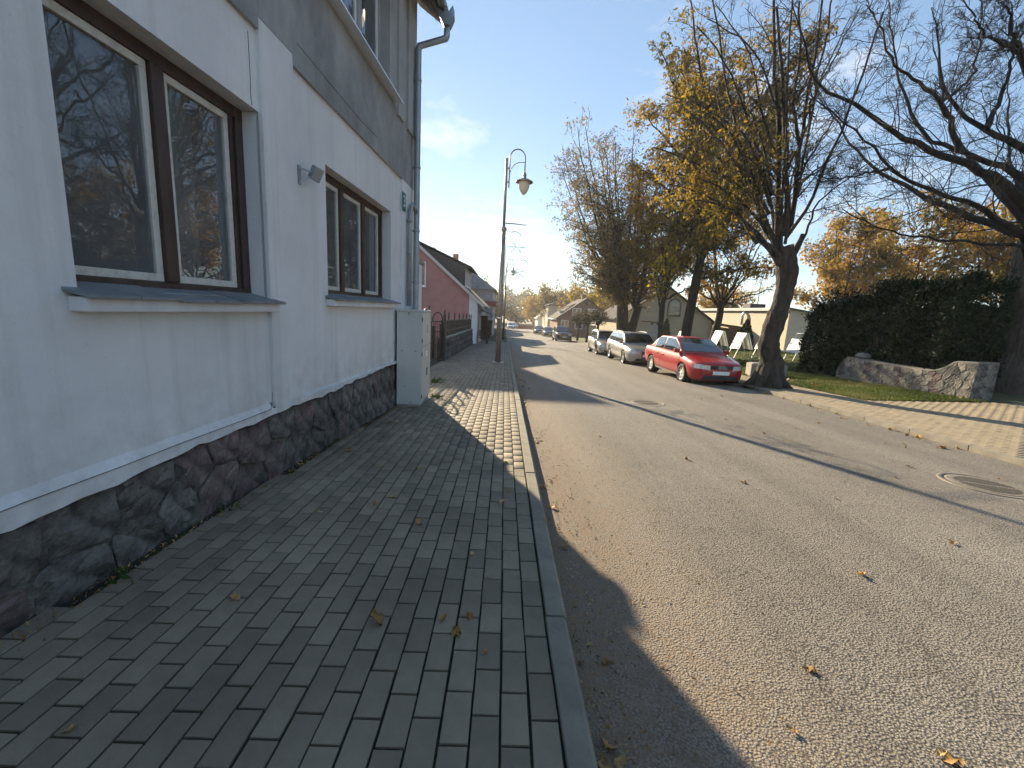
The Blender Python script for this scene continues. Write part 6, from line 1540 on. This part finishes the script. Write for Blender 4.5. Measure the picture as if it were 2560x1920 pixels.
def hedge_pts(n):
    """points near the faces of the hedge volume"""
    s = rng.random(n); y = 12.2 + 5.3 * s; zt = 3.0 - .95 * np.clip((y - 14.6) / 2.8, 0, 1) ** 1.4 + .14 * np.sin(y * 2.7) + .10 * np.sin(y * 6.3 + 1)
    face = rng.random(n); dep = np.abs(rng.normal(0, .16, n)); z0 = P(13, 14) - .05
    lx = 13.02 + .12 * np.sin(y * 3.1) - .55 * np.clip((y - 15.6) / 1.6, 0, 1) ** 1.5; rx = 14.7
    h = rng.random(n); x = np.where(face < .62, lx + dep + .25 * h ** 3, lx + (rx - lx) * rng.random(n)); z = np.where(face < .62, z0 + (zt - z0) * h, zt - dep)
    far = face > .82; yy = np.where(far, np.where(rng.random(n) < .5, 17.6 - dep, 12.1 + dep), y); z = np.where(far, z0 + (zt - z0) * rng.random(n), z)
    p = np.stack([x, yy, z], 1); p += .07 * np.stack([np.sin(z * 5 + yy * 4), np.sin(x * 6), np.sin(yy * 5 + x * 3)], 1); return p
hp_ = hedge_pts(62000); top_ = hp_[hp_[:, 2] > 2.1][:3000].copy(); top_[:, 2] += rng.random(len(top_)) ** 2 * .4; hp_ = np.concatenate([hp_, top_])
v, f = leaf_cards(hp_, .115, -.35, .34); leaf_object("foliage", v, f, LM['thuja'], (14.4, 14.4, P(14.4, 14.4)), hz)["kind"] = "stuff"
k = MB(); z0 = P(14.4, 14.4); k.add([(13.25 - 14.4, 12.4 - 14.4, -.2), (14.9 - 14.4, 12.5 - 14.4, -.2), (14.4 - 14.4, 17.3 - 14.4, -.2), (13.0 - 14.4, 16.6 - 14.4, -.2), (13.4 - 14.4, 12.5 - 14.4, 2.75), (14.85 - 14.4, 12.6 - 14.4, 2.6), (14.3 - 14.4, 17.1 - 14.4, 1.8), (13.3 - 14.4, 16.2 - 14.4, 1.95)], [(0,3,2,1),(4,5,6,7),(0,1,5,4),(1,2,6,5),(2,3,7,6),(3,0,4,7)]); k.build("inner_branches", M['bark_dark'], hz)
tag(hz, "tall dark green thuja hedge behind the rubble wall", "hedge")
# hedge by the bench on the near side
nh = empty("clipped_hedge", (-2.0, 47.0, G(47) + HP)); n = 2600; p = np.stack([rng.uniform(-2.5, -1.55, n), rng.uniform(44.2, 49.6, n), G(47) + HP + 1.75 * rng.random(n) ** .7], 1); v, f = leaf_cards(p, .2, -.2, .5)
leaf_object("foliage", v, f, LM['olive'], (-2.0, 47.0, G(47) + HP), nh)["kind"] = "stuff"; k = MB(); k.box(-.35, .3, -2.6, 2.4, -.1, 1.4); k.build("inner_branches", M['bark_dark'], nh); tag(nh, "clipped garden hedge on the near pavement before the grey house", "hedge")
far_tree("garden_tree", "small garden tree between the pink and grey houses", -4.4, 46.5, 5.2, 3.4, LM['olive'], 2500, .22, zb=G(46.5) + .1, trunk_r=.1)
for i, (x, y, h, mt, lab) in enumerate(((-7, 112, 13, 'olive', "dark tree past the pale far house on the near side"), (-3.5, 142, 12, 'brown', "brown tree where the street bends away"), (-6, 165, 14, 'gold', "yellowish tree at the far left of the bend"))):
    far_tree("bend_tree", lab, x, y, h, 9, LM[mt], 3500, .6, zb=G(y))
# far wooded slope: one mass of foliage
n = 42000; u = rng.random(n); x = -70 + 150 * rng.random(n); y = 175 + 120 * rng.random(n)
hill = 1.0 + 10.5 * (y - 175) / 120
zt = hill + 7.5 + 3.0 * np.sin(x * .21 + y * .05) + 2.2 * np.sin(x * .53 + 1.7) + 1.2 * np.sin(y * .31 + x * .8); z = np.array([G(q) for q in y]) + zt * (.15 + .85 * u ** .5)
v, f = leaf_cards(np.stack([x, y, z], 1), 1.5, 0, .75)
fw_ = leaf_object("far_wood", v, f, LM['wood_far'], (0, 0, 0), None, .12); tag(fw_, "hazy wooded slope closing the end of the street", "wood", kind="stuff")

# ------------------------------------------------------------------ grass, weeds, litter
def blades(n, sampler, hgt, mt, name, zf):
    xy = sampler(n); n = len(xy); z = np.array([zf(a, b) for a, b in xy]); a = rng.random(n) * 2 * np.pi; h = hgt * rng.uniform(.4, 1.3, n); w = .006 + .004 * rng.random(n); w = w * np.maximum(1, xy[:, 1] / 11)
    dx, dy = np.cos(a), np.sin(a); ln = rng.normal(0, .45, (n, 2)) * h[:, None]
    b = np.stack([xy[:, 0], xy[:, 1], z - .01], 1)
    v = np.stack([b - np.stack([dx * w, dy * w, 0 * w], 1), b + np.stack([dx * w, dy * w, 0 * w], 1), b + np.stack([ln[:, 0] * .5 + dx * w * .6, ln[:, 1] * .5 + dy * w * .6, h * .6], 1), b + np.stack([ln[:, 0], ln[:, 1], h], 1)], 1).reshape(-1, 3)
    o = leaf_object(name, v, np.arange(n * 4).reshape(-1, 4), mt, (0, 0, 0), None, 1.4); return o
def lawn_sampler(n):
    a = np.stack([rng.uniform(9.28, 13.0, n), 10.32 + 12 * rng.random(n) ** 1.3], 1); b = np.stack([rng.uniform(9.3, 24, n // 2), rng.uniform(17, 38, n // 2)], 1)
    q = np.concatenate([a, b]); q = q[~((q[:, 0] > 12.4) & (q[:, 1] < 17))]
    q = q[(np.sin(q[:, 0] * 2.1) * np.sin(q[:, 1] * 1.7 + .5) + rng.normal(0, .4, len(q))) > -.75]
    return q
gr_ = blades(60000, lawn_sampler, .075, LM['grass'], "grass", P); tag(gr_, "short bright lawn grass in front of the rubble wall and boards", "grass", kind="stuff")
def weed(x, y, z, n, s, lab, mt=LM['weed']):
    t = empty("weed_clump", (x, y, z)); p = np.stack([x + rng.normal(0, s, n), y + rng.normal(0, s, n), z + rng.random(n) * s * .5], 1); v, f = leaf_cards(p, s * 1.1, -.25, .35)
    leaf_object("foliage", v, f, mt, (x, y, z), t)["kind"] = "stuff"; k = MB(); k.tube([(0, 0, -.02), (0.01, 0, s * .8)], .004, 4); k.build("stem", M['bark'], t); tag(t, lab, "weed")
for (s_, n_ct, sz, lab) in ((1.98, 26, .045, "green weed clump at the foot of the plinth, nearest the viewer"), (2.78, 14, .03, "small weed sprig by the red plinth stones")):
    q = house_m @ Vector((.06, s_, 0)); weed(q.x, q.y, G(q.y) + HP, n_ct, sz, lab)
weed(-1.5, 9.6, G(9.6) + HP, 60, .085, "bright green weed patch behind the utility cabinet")
weed(-1.18, 7.55, G(7.55) + HP, 50, .06, "low mossy weeds at the cabinet's street side")
# fallen leaves
def dead_leaf_mesh(seed, L=.085):
    r = random.Random(seed); mb = MB(); n = 6; pts = []
    for i in range(n):
        u = i / (n - 1); w = L * .34 * math.sin(math.pi * min(1, u * .93 + .07)) * r.uniform(.75, 1.25); c = .018 * math.sin(u * 3 + r.random() * 3) + .004
        pts.append([(u * L - L/2, -w, c + r.uniform(.0, .02)), (u * L - L/2, 0, c), (u * L - L/2, w * r.uniform(.6, 1.1), c + r.uniform(.0, .024))])
    mb.grid(pts); mb.tube([(-L/2, 0, .006), (-L*.75, .004, .012), (-L, .012, .008)], .0012, 4); me = mb.mesh("fallen_leaf", M['dry_leaf'])
    at = me.attributes.new("rnd", 'FLOAT', 'POINT'); c0 = r.random(); at.data.foreach_set("value", [min(1, max(0, c0 + r.uniform(-.12, .12))) for _ in me.vertices]); return me
dl = [dead_leaf_mesh(i) for i in range(12)]
def fallen(x, y, z, lab, grp, sc=None):
    o = obj("fallen_leaf", random.choice(dl), None, (x, y, z + .003), (random.uniform(-.2, .2), random.uniform(-.2, .2), random.uniform(0, 6.28))); s = sc or random.uniform(.4, .95); o.scale = (s, s, s); tag(o, lab, "leaf", grp)
for i in range(34):
    y = 1.2 + 9.5 * random.random() ** 1.2; x = random.uniform(.9, 6.3); fallen(x, y, G(y), "dry fallen leaf lying loose on the open asphalt", "leaves on the open road")
for i in range(40):
    y = .95 + 13 * random.random() ** 1.5; x = KERB_X + .04 + .28 * random.random() ** 2; fallen(x, y, G(y), "dry fallen leaf in the gutter along the near kerb", "leaves in the near gutter")
for i in range(40):
    y = 3.5 + 11 * random.random(); x = xr(y) - .05 - .35 * random.random() ** 2; fallen(x, y, G(y), "brown fallen leaf along the far kerb edge", "leaves along the far kerb", random.uniform(.8, 1.4))
for i in range(22):
    y = 1.1 + 5 * random.random(); x = random.uniform(wall_x(y) + .15, .15); fallen(x, y, G(y) + HP, "small brown leaf scrap lying on the near pavers", "leaf scraps on the pavers", random.uniform(.35, .8))
fallen(-.52, 1.72, G(1.72) + HP + .01, "large dark crumpled leaf in the middle of the shaded pavement", None, 1.05)
fallen(-.10, 1.77, G(1.77) + HP, "pale single leaf lying on the shaded pavers near the kerb", None, .6)
# crumbs of leaf and grit swept into the gutter: one mass
n = 2600; y = .9 + 24 * rng.random(n) ** 1.6; x = KERB_X + .012 + np.abs(rng.normal(0, .16, n)) * (1 - .5 * (y > 6)); p = np.stack([x, y, -SL * y + .004], 1); v, f = leaf_cards(p, .016, -.1, .5)
n2 = 900; y2 = .9 + 9 * rng.random(n2) ** 1.3; p2_ = np.stack([KERB_X + .05 + np.abs(rng.normal(0, .55, n2)), y2, -SL * y2 + .004], 1); v2, f2 = leaf_cards(p2_, .022, -.1, .28); v = np.concatenate([v, v2]); f = np.arange(len(v)).reshape(-1, 4)
lt = leaf_object("leaf_litter", v, f, M['dry_leaf'], (0, 0, 0), None, 5.0); tag(lt, "crumbled leaf litter and grit lining the near gutter", "litter", kind="stuff")
n = 700; xy = np.stack([rng.uniform(9.3, 22, n), rng.uniform(10.4, 30, n)], 1); xy = xy[~((xy[:, 0] > 12.3) & (xy[:, 1] < 17.5))]; v, f = leaf_cards(np.stack([xy[:, 0], xy[:, 1], np.array([P(a, b) for a, b in xy]) + .03], 1), .11, -.1, .6)
lt = leaf_object("lawn_litter", v, f, M['dry_leaf'], (0, 0, 0), None, 3.0); tag(lt, "brown leaves scattered over the lawn grass", "litter", kind="stuff")
n = 900; q = rng.uniform(1.0, 7.6, n); p = np.stack([np.array([wall_x(a) for a in q]) + .012 + np.abs(rng.normal(0, .05, n)), q, -SL * q + HP + .004], 1); v, f = leaf_cards(p, .022, -.1, .4)
lt = leaf_object("plinth_litter", v, f, M['dry_leaf'], (0, 0, 0), None, 5.0); tag(lt, "brown needles and leaf crumbs along the plinth foot", "litter", kind="stuff")
# ------------------------------------------------------------------ air
mt = bpy.data.materials.new("thin_haze"); mt.use_nodes = True; nt = mt.node_tree
for q in list(nt.nodes): nt.nodes.remove(q)
ho = nt.nodes.new("ShaderNodeOutputMaterial"); hv_ = nt.nodes.new("ShaderNodeVolumePrincipled")
hv_.inputs["Color"].default_value = (.95, .97, 1.0, 1); hv_.inputs["Density"].default_value = .0005; hv_.inputs["Anisotropy"].default_value = .45
nt.links.new(hv_.outputs[0], ho.inputs["Volume"])
k = MB(); k.box(-160, 190, -40, 330, -12, 34); hb_ = k.build("haze", mt); tag(hb_, "thin sunlit haze filling the street air", "haze", kind="stuff")
